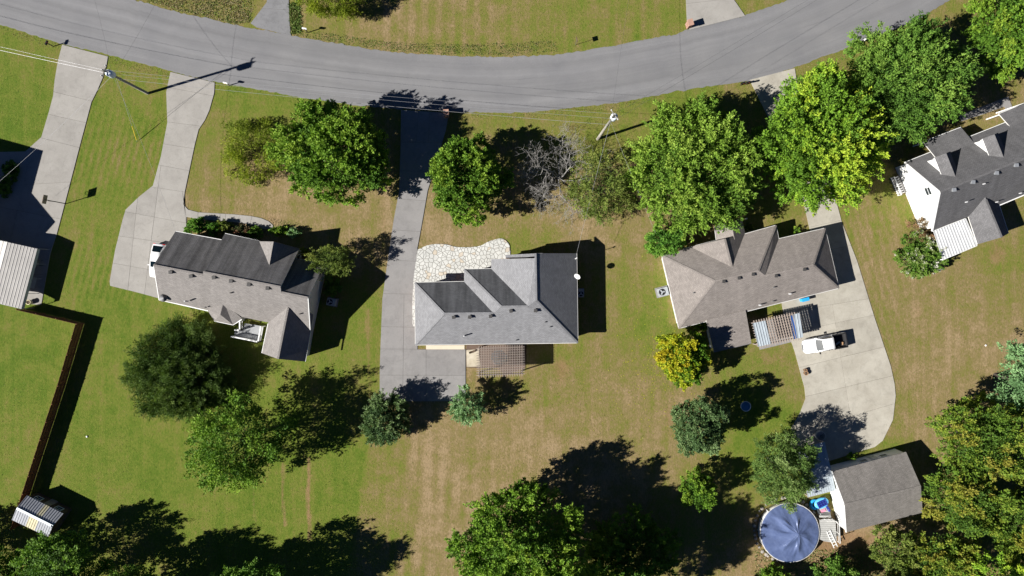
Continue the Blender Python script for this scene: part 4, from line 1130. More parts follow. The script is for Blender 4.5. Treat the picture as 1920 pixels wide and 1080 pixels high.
def carport():
    h = thing('metal_carport', W(40, 520), 'pale ribbed metal carport on posts at the left edge', 'carport')
    NE, SE = W(70, 466.5, 2.45), W(40, 579, 2.45); NR, SR = W(14, 454, 3.1), W(-15, 566, 3.1); NWp, SWp = W(-55, 440, 2.45), W(-85, 550, 2.45)
    for a0, a1, b0, b1 in ((NR, SR, NE, SE), (NWp, SWp, NR, SR)):
        n = 9
        for k in range(n):
            a, b = a0.lerp(b0, k / n), a0.lerp(b0, (k + 1) / n); d, c = a1.lerp(b1, k / n), a1.lerp(b1, (k + 1) / n)
            s = (b - a) * .02
            m = MB().add([a + s, b - s, c - s, d + s], [(3, 2, 1, 0)]).add([q - UP * .02 for q in (a + s, b - s, c - s, d + s)], [(0, 1, 2, 3)])
            m.bar(a + UP * .012, d + UP * .012, .05, .035)
            m.build('roof_sheet', M['metal_cream'], h)
    dn = UP * .55
    MB().add([NE, SE, SE - dn, NE - dn], [(0, 1, 2, 3)]).build('side_sheet', M['metal_blue'], h)
    for t in (.0, .25, .5, .75, 1.0):
        for a, b in ((NE, SE), (NWp, SWp)):
            q = a.lerp(b, t); q = q.lerp(NR.lerp(SR, t), .02)
            MB().bar(Vector((q.x, q.y, 0)), q - UP * .04, .07, .07).build('post', M['galv'], h)
        MB().bar(NE.lerp(SE, t) - UP * .06, NR.lerp(SR, t) - UP * .06, .06, .06).bar(NR.lerp(SR, t) - UP * .06, NWp.lerp(SWp, t) - UP * .06, .06, .06).build('rafter', M['galv'], h)
    e1, e2 = W(95, 470), W(80, 567)
carport()

# ------------------------------------------------------------------ fence
def fence(base_px, label):
    pts = [W(*q) for q in base_px]
    h = thing('wood_fence', pts[0], label, 'fence')
    for a, b in zip(pts, pts[1:]):
        n = max(1, round((b - a).length / 2.4))
        for k in range(n):
            p, q = a.lerp(b, k / n), a.lerp(b, (k + 1) / n)
            d = (q - p).normalized(); nn = d.cross(UP); rz = math.atan2(d.y, d.x)
            m = MB(); c = int((q - p).length / .15)
            for j in range(c):
                s = p.lerp(q, (j + .5) / c)
                hh = 1.82 + random.uniform(-.03, .03)
                m.box(s + UP * (hh / 2 + .03) + nn * random.uniform(-.006, .006), ((q - p).length / c - .012, .022, hh), rz)
            o = m.build('fence_panel', M['fence'], h); o['kind'] = 'stuff'
            for z in (.35, 1.0, 1.6): bar_piece('rail', h, p + UP * z - nn * .04, q + UP * z - nn * .04, .045, .09, M['fence'])
            bar_piece('post', h, p - nn * .09, p + UP * 1.85 - nn * .09, .09, .09, M['fence'])
fence([(48, 580), (158, 606), (124, 720), (70, 886), (38, 985)], 'tall red-brown board fence enclosing the lawn at the left edge')

# ------------------------------------------------------------------ pergolas
def pergola(name, corners, z, nu, nv, mat, label, solid=None, end_panel=False, sw=.075):
    """corners NW, NE, SE, SW in pixels at height z; u slats run across, v slats along"""
    a, b, c, d = [W(x, y, z) for x, y in corners]
    h = thing('pergola', (a + b + c + d) / 4 * Vector((1, 1, 0)) if False else Vector(((a.x + c.x) / 2, (a.y + c.y) / 2, 0)), label, 'pergola')
    for k in range(nv):                                     # long beams
        t = (k + .5) / nv
        bar_piece('beam', h, a.lerp(d, t) + (a - b) * .03 - UP * .06, b.lerp(c, t) + (b - a) * .03 - UP * .06, sw * 1.1, .20, mat)
    for k in range(nu):
        t = (k + .5) / nu
        p, q = a.lerp(b, t), d.lerp(c, t); e = (p - q) * .035
        bar_piece('slat', h, p + e + UP * .04, q - e + UP * .04, sw, .14, mat)
    for s in (.03, .97):
        for t in (.06, .94):
            p = a.lerp(b, s).lerp(d.lerp(c, s), t)
            bar_piece('post', h, Vector((p.x, p.y, 0)), p - UP * .18, .13, .13, mat)
    for t in (.06, .94):
        bar_piece('header', h, a.lerp(d, t) - UP * .24, b.lerp(c, t) - UP * .24, .07, .2, mat)
    return h, a, b, c, d
hp, a, b, c, d = pergola('pergola', [(896, 651), (981, 648), (981, 703), (896, 706)], 2.95, 19, 12, M['wood_pale'], 'pale lattice-topped pergola behind the grey-roofed house', sw=.08)
hp2, a, b, c, d = pergola('pergola', [(1411, 603), (1492, 586), (1504, 634), (1423, 651)], 2.5, 17, 10, M['wood_pale'], 'lattice pergola with metal end sheets behind the brown hip-roofed house', sw=.09)
def sheet(h, q, z, mat, name, n):
    A, B, C_, D = [W(x, y, z) for x, y in q]
    for k in range(n):
        p, r, s, t = A.lerp(B, k / n), A.lerp(B, (k + 1) / n), D.lerp(C_, (k + 1) / n), D.lerp(C_, k / n)
        m = MB().add([p, r, s, t], [(3, 2, 1, 0)]).add([x - UP * .02 for x in (p, r, s, t)], [(0, 1, 2, 3)]).bar(p + UP * .03, t + UP * .03, .04, .05)
        m.build(name, mat, h)
sheet(hp2, [(1411.5, 606), (1435, 601), (1445, 645), (1422, 650)], 2.63, M['metal_blue'], 'roof_sheet', 5)
sheet(hp2, [(1488, 589.5), (1499, 586.5), (1506, 632), (1495, 635)], 2.63, M['metal_blue'], 'roof_sheet', 2)
sheet(hp2, [(1482, 592), (1487.5, 591), (1494.5, 634), (1489, 636)], 2.57, M['navy_cloth'], 'shade_cloth', 1)

# stones, gravel and patio below the first pergola
slabs('patio', [(874, 647), (986, 645), (985, 690), (945, 705), (935, 690), (900, 690), (874, 689)], [((900, 640), (900, 700)), ((930, 640), (930, 710)), ((958, 640), (958, 710)), ((870, 668), (990, 668))], m_concrete('brick_red_paving', (0.10, 0.07, 0.055), (0.17, 0.12, 0.09), 0.3), 'small reddish paved patio under the pale lattice pergola', z=.06)  # dark brown floor, its colour also darkened for the shade below the lattice
o = MB().prism([(q[0], q[1]) for q in G([(874.5, 656), (898, 655), (901, 687), (875, 688)])], .062, .10).build('gravel', M['gravel']); tag(o, 'cream gravel patch between the driveway corner and the pergola', None, kind='stuff')
o = MB().prism([(q[0], q[1]) for q in G([(799, 647.5), (871, 647), (871, 655), (799, 655)])], .078, .092).build('path', M['cream']); tag(o, 'cream threshold strip at the garage end of the grey-roofed house', None, kind='structure')
slabs('patio', [(1412, 607), (1480, 592), (1490, 640), (1424, 656)], [((1450, 590), (1460, 660)), ((1410, 630), (1490, 614))], M['concrete_grey'], 'paved floor under the pergola with metal end sheets', z=.055)

def umbrella():
    c = W(936, 667)
    t = thing('patio_umbrella', c, 'pale grey patio umbrella standing under the lattice pergola', 'umbrella')
    n = 8; m = MB(); top = c + UP * 2.55
    rim = [c + Vector((math.cos(2 * math.pi * k / n + .3), math.sin(2 * math.pi * k / n + .3), 0)) * 1.05 + UP * 2.1 for k in range(n)]
    m.add([top] + rim, [(0, k + 1, (k + 1) % n + 1) for k in range(n)]); m.add([q - UP * .12 for q in rim] + rim, [(k, (k + 1) % n, n + (k + 1) % n, n + k) for k in range(n)])
    m.build('canopy', M['canvas'], t)
    MB().tube([c + UP * .06, c + UP * 2.6], .025, 8).build('pole', M['galv'], t)
    MB().lathe(c + UP * .07, [(.3, 0), (.3, .05), (.08, .09)], 16).build('base', M['black'], t)
umbrella()
def patio_table():
    c = W(945, 672)
    t = thing('patio_table', c, 'round dark patio table beside the grey umbrella', 'table')
    MB().lathe(c + UP * .7, [(.6, 0), (.6, .04)], 20).build('table_top', M['black'], t)
    for k in range(4):
        a = k * 1.57 + .4; q = c + Vector((math.cos(a), math.sin(a), 0)) * .42
        MB().bar(q + UP * .06, q + UP * .7, .04, .04).build('leg', M['black'], t)
patio_table()
def log():
    a, b = W(880, 661.5), W(891, 657.5)
    o = MB().tube([a + UP * .22, a.lerp(b, .5) + UP * .24, b + UP * .22], [.13, .15, .12], 8).build('log', M['wood_dark'], None, True)
    tag(o, 'dark log lying on the cream gravel by the pergola', 'log')
log()

# ------------------------------------------------------------------ pool
def pool():
    zc = 1.25
    c = W(1481, 999, zc); c.z = 0; R = 3.78
    t = thing('above_ground_pool', c, 'round above-ground pool under a peaked blue tarp cover', 'swimming pool')
    m = MB().lathe(c, [(R, 0), (R, 1.22), (R - .05, 1.22), (R - .05, 0.02)], 48, close=True); m.build('pool_wall', M['white'], t, True)
    for k in range(16):
        a0, a1 = 2 * math.pi * k / 16, 2 * math.pi * (k + 1) / 16 - .01
        r = MB(); v = []
        for a in np.linspace(a0, a1, 5):
            d = Vector((math.cos(a), math.sin(a), 0))
            v += [c + d * (R - .06) + UP * 1.25, c + d * (R + .16) + UP * 1.23, c + d * (R + .16) + UP * 1.18]
        r.add(v, [(i * 3 + j, i * 3 + j + 1, i * 3 + j + 4, i * 3 + j + 3) for i in range(4) for j in (0, 1)])
        r.build('top_rail', M['gutter'], t)
        d = Vector((math.cos(a0), math.sin(a0), 0))
        bar_piece('upright', t, c + d * (R + .06) + UP * .02, c + d * (R + .06) + UP * 1.17, .14, .10, M['gutter'])
    # tarp: concave cone with radial folds
    n = 128; rings = 22; V = []; F = []
    pk = Vector((0.85, 0.05, 0))
    folds = [(random.uniform(0, 6.283), random.uniform(.06, .16), random.uniform(.03, .10)) for _ in range(20)]
    for i in range(rings + 1):
        s = i / rings
        for k in range(n):
            a = 2 * math.pi * k / n
            q = pk * (1 - s) + Vector((math.cos(a), math.sin(a), 0)) * (R + .12) * s
            z = 1.28 + 0.75 * (1 - s) ** 1.7
            w = sum(h * math.exp(-((((a - f - .5 * math.sin(f * 7) * s + math.pi) % (2 * math.pi)) - math.pi) / (wd * (.5 + 1.1 * s))) ** 2) * max(0, math.sin(math.pi * min(1, s * (1 + .5 * math.sin(f * 5))))) for f, wd, h in folds)
            z += w * 1.0 + .10 * math.sin(a * 3 + 1.3) * s * (1 - s) * 2 + .05 * math.sin(a * 7 + s * 9) * s * (1 - s) * 3 + .012 * math.sin(a * 31 + s * 5) * s
            if s > .97: z = 1.22
            V.append(c + q + UP * z)
    F = [(i * n + k, i * n + (k + 1) % n, (i + 1) * n + (k + 1) % n, (i + 1) * n + k) for i in range(rings) for k in range(n)]
    b = MB().add(V, [f[::-1] for f in F]); b.build('pool_cover', M['tarp'], t, True)
    for k in range(44):
        a = 2 * math.pi * k / 44 + random.uniform(-.04, .04)
        if -0.5 < a - 0 < .5 or a > 5.8: continue
        q = c + Vector((math.cos(a), math.sin(a), 0)) * (R + .52 + random.uniform(-.05, .05)) + UP * .10
        s = random.uniform(.16, .28)
        st = MB().lathe(q - UP * .08, [(s * .8, 0), (s, .08), (s * .7, .16), (.02, .2)], 7)
        o = st.build('edging_stone', M['rock'], None)
        tag(o, 'grey edging stone in the ring around the blue-covered pool', 'stone', 'stones edging the pool')
pool()

def deck():
    pts = [(1537, 975), (1546, 973), (1562, 973), (1567, 980), (1569, 1014), (1559, 1017), (1545, 1015), (1537, 1011)]
    q = [W(x, y, 1.1) for x, y in pts]
    t = thing('pool_deck', Vector((q[0].x + 1, q[0].y - 1, 0)), 'raised grey platform between the pool and the garage wall', 'deck')
    poly = [(p.x, p.y) for p in q]; 
    if area(poly) < 0: poly = poly[::-1]
    ys = [p[1] for p in poly]; n = 12; y0, y1 = min(ys), max(ys)
    for k in range(n):
        s = clip_half(clip_half(poly, (0, y0 + (y1 - y0) * (k + 1) / n - .012), (0, 1)), (0, y0 + (y1 - y0) * k / n + .012), (0, -1))
        if len(s) > 2: MB().prism(s, 1.02, 1.08 + random.uniform(-.004, .004)).build('plank', M['deck2'], t)
    for p in q: MB().bar(Vector((p.x, p.y, 0)).lerp(Vector((t.location.x, t.location.y, 0)), .05), Vector((p.x, p.y, 1.0)).lerp(Vector((t.location.x, t.location.y, 1.0)), .05), .1, .1).build('post', M['deck2'], t)
    def rail(i, j):
        a, b = q[i], q[j]
        r = MB().bar(a + UP * .95, b + UP * .95, .09, .06).bar(a + UP * .5, b + UP * .5, .05, .05)
        for k in (0, .5, 1): r.bar(a.lerp(b, k), a.lerp(b, k) + UP * .95, .06, .06)
        r.build('railing', M['gutter'], t)
    rail(2, 3); rail(3, 4); rail(1, 2)
    for k in range(3):
        a, b = W(1536 + k * .2, 961 + k * 3.6, .3 + .27 * k), W(1557 + k * .5, 962 + k * 3.3, .3 + .27 * k)
        MB().bar(a, b, .26, .07).build('step', M['deck2'], t)
M['deck2'] = m_plain('pale_grey_deck', (0.42, 0.42, 0.40), 0.8, var=.2)
deck()
def ladder():
    a, b = W(1553, 995, 1.16), W(1567, 1026, 1.13); u = (b - a).normalized(); s = u.cross(UP).normalized() * .24
    t = thing('ladder', Vector(((a.x + b.x) / 2, (a.y + b.y) / 2, 1.1)), 'white ladder laid across the end of the pool platform', 'ladder')
    for k in (-1, 1): MB().bar(a + s * k, b + s * k, .09, .06).build('rail', M['white'], t)
    for k in range(6):
        c = a.lerp(b, .06 + k * .16); MB().bar(c - s, c + s, .09, .05).build('rung', M['white'], t)
ladder()
def toys():
    def ring(px, py, z, R, r, mat, name, label, sq=1.0, rz=0, fill=None, parts=True):
        c = W(px, py, z); c.z = 0
        t = thing(name, c, label, 'pool float')
        V = []; n, k = 28, 8
        for i in range(n):
            a = 2 * math.pi * i / n
            d = Vector((math.cos(a), math.sin(a) * sq, 0))
            for j in range(k):
                b = 2 * math.pi * j / k
                q = d * (R + r * math.cos(b)); q = Matrix.Rotation(rz, 3, 'Z') @ q
                V.append(c + q + UP * (z + r * math.sin(b)))
        F = [(i * k + j, ((i + 1) % n) * k + j, ((i + 1) % n) * k + (j + 1) % k, i * k + (j + 1) % k) for i in range(n) for j in range(k)]
        MB().add(V, F).build('tube', mat, t, True)
        return t, c
    t, c = ring(1540, 943, .65, .72, .26, M['toy_light'], 'inflatable_raft', 'light blue inflatable raft with navy padded mat beside the garage wall', .72, .4)
    for i in range(4):
        for j in range(3):
            q = c + Matrix.Rotation(.45, 3, 'Z') @ Vector(((i - 1.5) * .34, (j - 1) * .30, 0))
            MB().box(q + UP * .9, (.28, .25, .16), .45).build('cushion', M['toy_dark'], t)
    MB().box(c + UP * .55, (1.6, 1.0, .1), .45).build('floor', M['toy_dark'], t)
    t, c = ring(1528, 946, .25, .55, .2, M['blue_tarp'], 'inflatable_ring', 'bright blue inflatable ring half under the raft by the pool')
    c = W(1551, 952, .5); c.z = 0
    t = thing('pool_noodle', c, 'navy foam roll lying beside the light blue raft', 'pool float')
    MB().tube([W(1548, 945, .55), W(1555, 958, .45)], .17, 10).build('roll', M['toy_dark'], t, True); MB().tube([W(1547.6, 944.2, .555), W(1548.4, 945.8, .545)], .18, 10).build('end_cap', M['toy_light'], t)
    c = W(1543, 957, .3); c.z = 0
    t = thing('pool_bench', c, 'low wooden stand under the inflatable raft', 'bench')
    MB().box(c + UP * .3, (1.5, 1.1, .08), .3).build('top', M['deck2'], t)
    for sx in (-1, 1):
        for sy in (-1, 1):
            q = c + Matrix.Rotation(.3, 3, 'Z') @ Vector((sx * .65, sy * .45, 0)); MB().bar(q, q + UP * .26, .07, .07).build('leg', M['deck2'], t)
    MB().box(c + UP * .38, (.6, .35, .08), .3).build('towel', M['toy_pink'], t)
toys()

# ------------------------------------------------------------------ vehicles
def wheel(t, c, ax, R=.39, w=.27):
    a = Vector(ax).normalized(); s1 = a.cross(UP).normalized(); s2 = UP
    def lathe_x(prof, n=20):
        V = []
        for r, x in prof:
            for k in range(n):
                an = 2 * math.pi * k / n; V.append(Vector(c) + (s1 * math.cos(an) + s2 * math.sin(an)) * r + a * x)
        F = [(i * n + k, i * n + (k + 1) % n, (i + 1) * n + (k + 1) % n, (i + 1) * n + k) for i in range(len(prof) - 1) for k in range(n)]
        return MB().add(V, F + [tuple(range(n)), tuple(range((len(prof) - 1) * n, len(prof) * n))])
    wh = lathe_x([(R * .6, -w / 2), (R * .95, -w / 2), (R, -w * .3), (R, w * .3), (R * .95, w / 2), (R * .6, w / 2)]).build('wheel', M['tyre'], t, True)
    lathe_x([(R * .58, -w / 2 - .005), (R * .58, w / 2 + .005), (R * .2, w / 2 + .02)]).build('rim', M['rim'], wh)

def loft(stations, fr):
    """closed body: each station (x, half width bottom, half width top, z bottom, z top, crown)"""
    V = []
    for x, wb, wt, zb, zt, cr in stations:
        for y, z in ((-wb, zb), (-wb * 1.0, zb + (zt - zb) * .55), (-wt, zt - .03), (-wt * .5, zt + cr * .75), (0, zt + cr), (wt * .5, zt + cr * .75), (wt, zt - .03), (wb, zb + (zt - zb) * .55), (wb, zb)):
            V.append(fr(x, y, z))
    n = 9; F = [(i * n + k, (i + 1) * n + k, (i + 1) * n + (k + 1) % n, i * n + (k + 1) % n) for i in range(len(stations) - 1) for k in range(n)]
    F += [tuple(range(n)), tuple(range((len(stations) - 1) * n, len(stations) * n))[::-1]]
    return MB().add(V, F)

def pickup():
    c = W(1541.5, 643); d = (W(1588, 635.3, 1) - W(1507, 650, 1)); rz = math.atan2(d.y, d.x) + math.pi
    R3 = Matrix.Rotation(rz, 3, 'Z')
    fr = lambda x, y, z: c + R3 @ Vector((x, y, z))
    zb = .10
    t = thing('pickup_truck', c, 'white crew-cab pickup truck with open dark bed parked on the concrete', 'pickup')
    # lower body and hood
    b = loft([(2.92, .48, .42, .50, .86, .02), (2.84, .74, .66, .44, .96, .03), (2.66, .90, .81, .42, 1.05, .04), (2.35, .97, .88, .40, 1.11, .05), (1.6, .98, .92, .38, 1.16, .06), (1.30, .98, .93, .38, 1.17, .05), (-.95, .98, .94, .38, 1.14, .02)], fr)
    body = b.build('body', M['car_white'], t, True)
    # cab
    V = []
    for x, hw, z in ((1.42, .86, 1.16), (.72, .72, 1.80), (.45, .71, 1.85), (-.55, .71, 1.86), (-.78, .72, 1.80), (-.93, .86, 1.16)): pass
    prof = [(1.42, 1.14), (.66, 1.80), (.40, 1.87), (-.2, 1.90), (-.60, 1.87), (-.80, 1.80), (-.95, 1.14)]
    hw = [.90, .74, .72, .72, .72, .73, .90]
    V = []; n = 5
    for (x, z), w in zip(prof, hw):
        for s in (-1, -.55, 0, .55, 1): V.append(fr(x, w * s, z + (.03 * (1 - s * s) if z > 1.5 else 0)))
    F = [(i * n + k, i * n + k + 1, (i + 1) * n + k + 1, (i + 1) * n + k) for i in range(len(prof) - 1) for k in range(n - 1)]
    F += [tuple(i * n for i in range(len(prof))), tuple(i * n + n - 1 for i in range(len(prof)))[::-1]]
    MB().add(V, F).build('cab', M['car_white'], t)
    off = .02
    def pane(name, quad):
        qs = [fr(*q) for q in quad]; MB().add(qs, [(0, 1, 2, 3)]).build(name, M['car_glass'], t)
    pane('windshield', [(1.37, -.80, 1.245), (1.37, .80, 1.245), (.72, .66, 1.83), (.72, -.66, 1.83)])
    pane('rear_window', [(-.845, -.64, 1.74), (-.845, .64, 1.74), (-.95, .76, 1.28), (-.95, -.76, 1.28)])
    for s in (-1, 1):
        pane('side_window', [(1.12, s * .885, 1.24), (.25, s * .885, 1.24), (.25, s * .765, 1.74), (.66, s * .765, 1.74)])
        pane('side_window', [(.18, s * .885, 1.24), (-.78, s * .885, 1.24), (-.66, s * .765, 1.74), (.18, s * .765, 1.74)])
        m = MB().box(fr(1.02, s * 1.10, 1.24), (.14, .26, .18), rz); m.build('side_mirror', M['black'], t)
        MB().box(fr(2.72, s * .68, .82), (.16, .30, .18), rz).build('headlight', M['lamp_clear'], t)
        MB().box(fr(-2.82, s * .90, .92), (.08, .14, .36), rz).build('taillight', M['red_lamp'], t)
        for x in (.55, -.35): MB().box(fr(x, s * .985, 1.02), (.16, .03, .04), rz).build('door_handle', M['black'], t)
    # bed
    bed = MB()
    for s in (-1, 1):
        bed.box(fr(-1.88, s * .93, .80), (1.86, .11, .70), rz)
    bed.box(fr(-2.79, 0, .80), (.08, 1.74, .70), rz).box(fr(-1.0, 0, .80), (.08, 1.74, .70), rz)
    bd = bed.build('bed', M['car_white'], t)
    MB().box(fr(-1.88, 0, .56), (1.68, 1.74, .06), rz).build('bed_liner', M['liner'], bd)
    MB().box(fr(-2.735, 0, .86), (.03, 1.72, .56), rz).build('bed_liner', M['liner'], bd); MB().box(fr(-1.045, 0, .86), (.03, 1.72, .56), rz).build('bed_liner', M['liner'], bd)
    for s in (-1, 1): MB().box(fr(-1.88, s * .862, .86), (1.66, .03, .56), rz).build('bed_liner', M['liner'], bd)
    for s in (-1, 1): MB().box(fr(-1.88, s * .93, 1.165), (1.88, .13, .03), rz).build('rail_cap', M['black'], bd)
    MB().box(fr(-2.79, 0, 1.165), (.10, 1.72, .03), rz).build('tailgate_cap', M['black'], bd)
    MB().box(fr(-2.90, 0, .52), (.14, 1.80, .2), rz).build('bumper', M['galv'], t); MB().box(fr(2.90, 0, .52), (.14, 1.0, .22), rz).build('bumper', M['galv'], t)
    MB().box(fr(2.93, 0, .72), (.05, .8, .18), rz).build('grille', M['black'], t)
    for x in (1.85, -1.75):
        for s in (-1, 1): wheel(t, fr(x, s * .86, .465), R3 @ Vector((0, s, 0)))
    o = MB().box(fr(-1.75, .30, .655), (.62, .20, .12), rz + .5).build('lumber_scrap', M['cream']); tag(o, 'pale board lying in the pickup truck bed', 'board')
    o = MB().box(fr(-2.2, .40, .70), (.4, .38, .22), rz - .25).build('cardboard_box', M['terracotta']); tag(o, 'small tan box in the pickup truck bed', 'box')
pickup()

def sedan():
    c = W(301, 489); d = W(297, 518, 0) - W(304.5, 460, 0); rz = math.atan2(d.y, d.x)
    R3 = Matrix.Rotation(rz, 3, 'Z'); fr = lambda x, y, z: c + R3 @ Vector((x, y, z)) + UP * .08
    t = thing('parked_car', c, 'white car parked on the driveway, half hidden by the tan roof edge', 'car')
    loft([(2.28, .55, .5, .35, .62, .02), (2.15, .82, .74, .3, .74, .04), (1.2, .9, .84, .28, .92, .05), (.6, .9, .85, .28, .96, .02), (-1.5, .9, .84, .28, .98, .02), (-2.1, .84, .76, .3, .95, .03), (-2.25, .7, .62, .38, .8, .02)], fr).build('body', M['car_white'], t, True)
    prof = [(.95, .95), (.1, 1.42), (-.3, 1.48), (-1.0, 1.45), (-1.95, .98)]; hw = [.80, .62, .6, .6, .72]; V = []; n = 5
    for (x, z), w in zip(prof, hw):
        for s in (-1, -.5, 0, .5, 1): V.append(fr(x, w * s, z + (.03 * (1 - s * s) if z > 1.2 else 0)))
    F = [(i * n + k, i * n + k + 1, (i + 1) * n + k + 1, (i + 1) * n + k) for i in range(4) for k in range(4)] + [tuple(i * n for i in range(5)), tuple(i * n + 4 for i in range(5))[::-1]]
    MB().add(V, F).build('cab', M['car_white'], t, True)
    def pane(name, q):
        MB().add([fr(*k) for k in q], [(0, 1, 2, 3)]).build(name, M['car_glass'], t)
    pane('windshield', [(.93, -.70, .985), (.93, .70, .985), (.16, .56, 1.42), (.16, -.56, 1.42)])
    pane('rear_window', [(-1.12, -.54, 1.425), (-1.12, .54, 1.425), (-1.92, .66, 1.03), (-1.92, -.66, 1.03)])
    for s in (-1, 1):
        pane('side_window', [(.75, s * .79, 1.0), (-1.6, s * .77, 1.02), (-.98, s * .63, 1.40), (.1, s * .645, 1.39)])
        MB().box(fr(-2.2, s * .62, .8), (.1, .3, .14), rz).build('taillight', M['red_lamp'], t); MB().box(fr(2.16, s * .6, .65), (.14, .3, .12), rz).build('headlight', M['lamp_clear'], t)
        MB().box(fr(.7, s * .95, 1.0), (.12, .2, .12), rz).build('side_mirror', M['car_white'], t)
        for x in (1.4, -1.35): wheel(t, fr(x, s * .8, .255), R3 @ Vector((0, s, 0)), .33, .22)
sedan()

# ------------------------------------------------------------------ utility poles, wires, guy
POLE1 = (W(277, 175), W(192, 131, 10.4)); POLE2 = (W(1120, 261), W(1153, 214, 11.0))
def pole(base, top, label, tr_side):
    t = thing('utility_pole', base, label, 'utility pole')
    MB().tube([base - UP * .3, base.lerp(top, .5), top], [.19, .165, .13], 12).build('shaft', M['wood_pole'], t, True)
    u = (top - base).normalized()
    q = base + u * 9.2
    c = q + Vector(tr_side) * .5
    tr = MB().lathe(c - UP * .5, [(.02, 0), (.38, .02), (.42, .1), (.42, .95), (.38, 1.04), (.05, 1.12)], 18).build('transformer', M['transformer'], t, True)
    MB().tube([c + Vector((.12, .05, .5)), c + Vector((.12, .05, .75))], [.06, .05], 8).tube([c + Vector((-.12, .05, .5)), c + Vector((-.12, .05, .75))], [.06, .05], 8).build('bushing', M['pipe'], tr)
    MB().bar(q, c, .08, .2).build('bracket', M['galv'], t)
    d = Vector((tr_side[1], -tr_side[0], 0)).normalized()
    MB().bar(top - UP * .35 - d * .75, top - UP * .35 + d * .75, .10, .12).build('crossarm', M['wood_pole'], t)
    for k in (-.65, 0, .65): MB().lathe(top + d * k - UP * (.28 if k else .02), [(.05, 0), (.07, .06), (.05, .12), (.07, .18), (.02, .22)], 10).build('insulator', M['pipe'], t)
    q = base + u * 6.6
    MB().box(q, (.3, .3, .25), .3).build('cable_clamp', M['galv'], t)
    q = base + u * 7.6
    MB().tube([q, q + Vector(tr_side) * .3 + UP * .1], .03, 6).box(q + Vector(tr_side) * .35 + UP * .15, (.12, .1, .5), .4).build('fuse_cutout', M['lead'], t)
pole(*POLE1, 'leaning utility pole with transformer between the two left driveways', (.6, -.25, 0))
pole(*POLE2, 'utility pole with transformer beside the bare grey tree', (.5, .35, 0))
def wire(a, b, label, sag=.5, r=.022, mat=None, seg=22):
    a, b = Vector(a), Vector(b); pts = []
    for k in range(seg + 1):
        s = k / seg; q = a.lerp(b, s); q.z -= sag * 4 * s * (1 - s); pts.append(q)
    o = MB().tube(pts, r * .45, 5).build('overhead_wire', mat or M['wire'])
    tag(o, label, 'wire', 'overhead wires along the street')
T1, T2 = POLE1[1], POLE2[1]
u1 = (T1 - POLE1[0]).normalized(); u2 = (T2 - POLE2[0]).normalized()
at1 = lambda z: POLE1[0] + u1 * z
at2 = lambda z: POLE2[0] + u2 * z
wire(T1 + UP * .1, T2 + UP * .1, 'topmost wire strung between the two utility poles along the road', .9, .024)
wire(at1(9.0), at2(9.3), 'middle wire strung between the two utility poles along the road', .9, .024)
wire(at1(6.6), at2(6.8), 'lowest thick cable strung between the two utility poles along the road', 1.0, .034)
far1 = T1 + Vector((-38, 8.9, 0)); 
wire(T1 + UP * .1, far1, 'upper wire leaving the left utility pole past the left edge', .7, .024)
wire(at1(8.8), far1 - UP * 1.6 + Vector((0, -.4, 0)), 'lower white cable leaving the left utility pole past the left edge', .7, .04)
far2 = T2 + Vector((46, 27.5, 0))
wire(T2 + UP * .1, far2, 'upper wire running from the right pole over the road to the top edge', .8, .022, M['wire_dark'])
wire(at2(7.0), far2 - UP * 3.8, 'lower cable running from the right pole over the road to the top edge', .9, .03, M['wire_dark'])
wire(at1(8.4), W(160, -60, 5.5), 'thin service wire from the left pole across the road, left of two', .4, .02, M['wire_dark'])
wire(at1(8.2), W(330, -70, 5.5), 'thin service wire from the left pole across the road, right of two', .4, .02, M['wire_dark'])
wire(at2(8.6), W(1185, -40, 5.5), 'thin service wire from the right pole across the road', .4, .02, M['wire_dark'])
wire(at1(8.3), W(-60, 390, 5.5), 'twisted service wire from the left pole to the house past the left edge', .5, .028)
wire(at1(8.2), W(330, 436, 3.3), 'service wire from the left pole to the tan-roofed gabled house', .5, .024)
wire(at2(8.8), W(1080.5, 478, 3.9), 'service wire from the right pole to the grey-roofed house', .5, .03)
wire(at2(8.4), W(1247, 478, 2.7), 'service wire from the right pole to the brown hip-roofed house', .5, .024)
def guy():
    a, b = at1(7.5), W(257, 266)
    t = thing('guy_wire', b, 'guy wire with yellow guard anchored in the lawn by the left pole', 'guy wire')
    MB().tube([b, a], .016, 5).build('cable', M['wire'], t)
    u = (a - b).normalized()
    MB().tube([b + u * .3, b + u * 2.6], .042, 8).build('guard', M['yellow'], t)
guy()

# ------------------------------------------------------------------ mailboxes, signs, hoop, small yard things
def mailbox(px, py, rz, label, mat, z=1.1):
    c = W(px, py); t = thing('mailbox', c, label, 'mailbox')
    MB().bar(c, c + UP * z, .1, .1).build('post', M['wood_dark'], t)
    V = []; R3 = Matrix.Rotation(rz, 3, 'Z'); n = 9
    for x in (-.3, .3):
        V += [c + R3 @ Vector((x, -.11, 0)) + UP * z, c + R3 @ Vector((x, .11, 0)) + UP * z]
        V += [c + R3 @ Vector((x, .11 * math.cos(math.pi * k / (n - 1)), 0)) + UP * (z + .14 + .11 * math.sin(math.pi * k / (n - 1))) for k in range(n)]
    k = n + 2; F = [tuple(range(k))[::-1], tuple(range(k, 2 * k))] + [(i, (i + 1) % k, k + (i + 1) % k, k + i) for i in range(k)]
    MB().add(V, F).build('box', mat, t)
    MB().box(c + R3 @ Vector((.05, -.14, 0)) + UP * (z + .22), (.05, .02, .2), rz).build('flag', M['red_lamp'], t)
    return t
mailbox(100, 87, 1.2, 'black mailbox on a post by the road at the left driveway', M['black'], 1.25)
mailbox(430, 160.5, -.25, 'white mailbox at the road edge by the tan-roofed house driveway', M['white'])
mailbox(577, 61, -.2, 'white mailbox in the roadside weeds across the road', M['white'], 1.35)
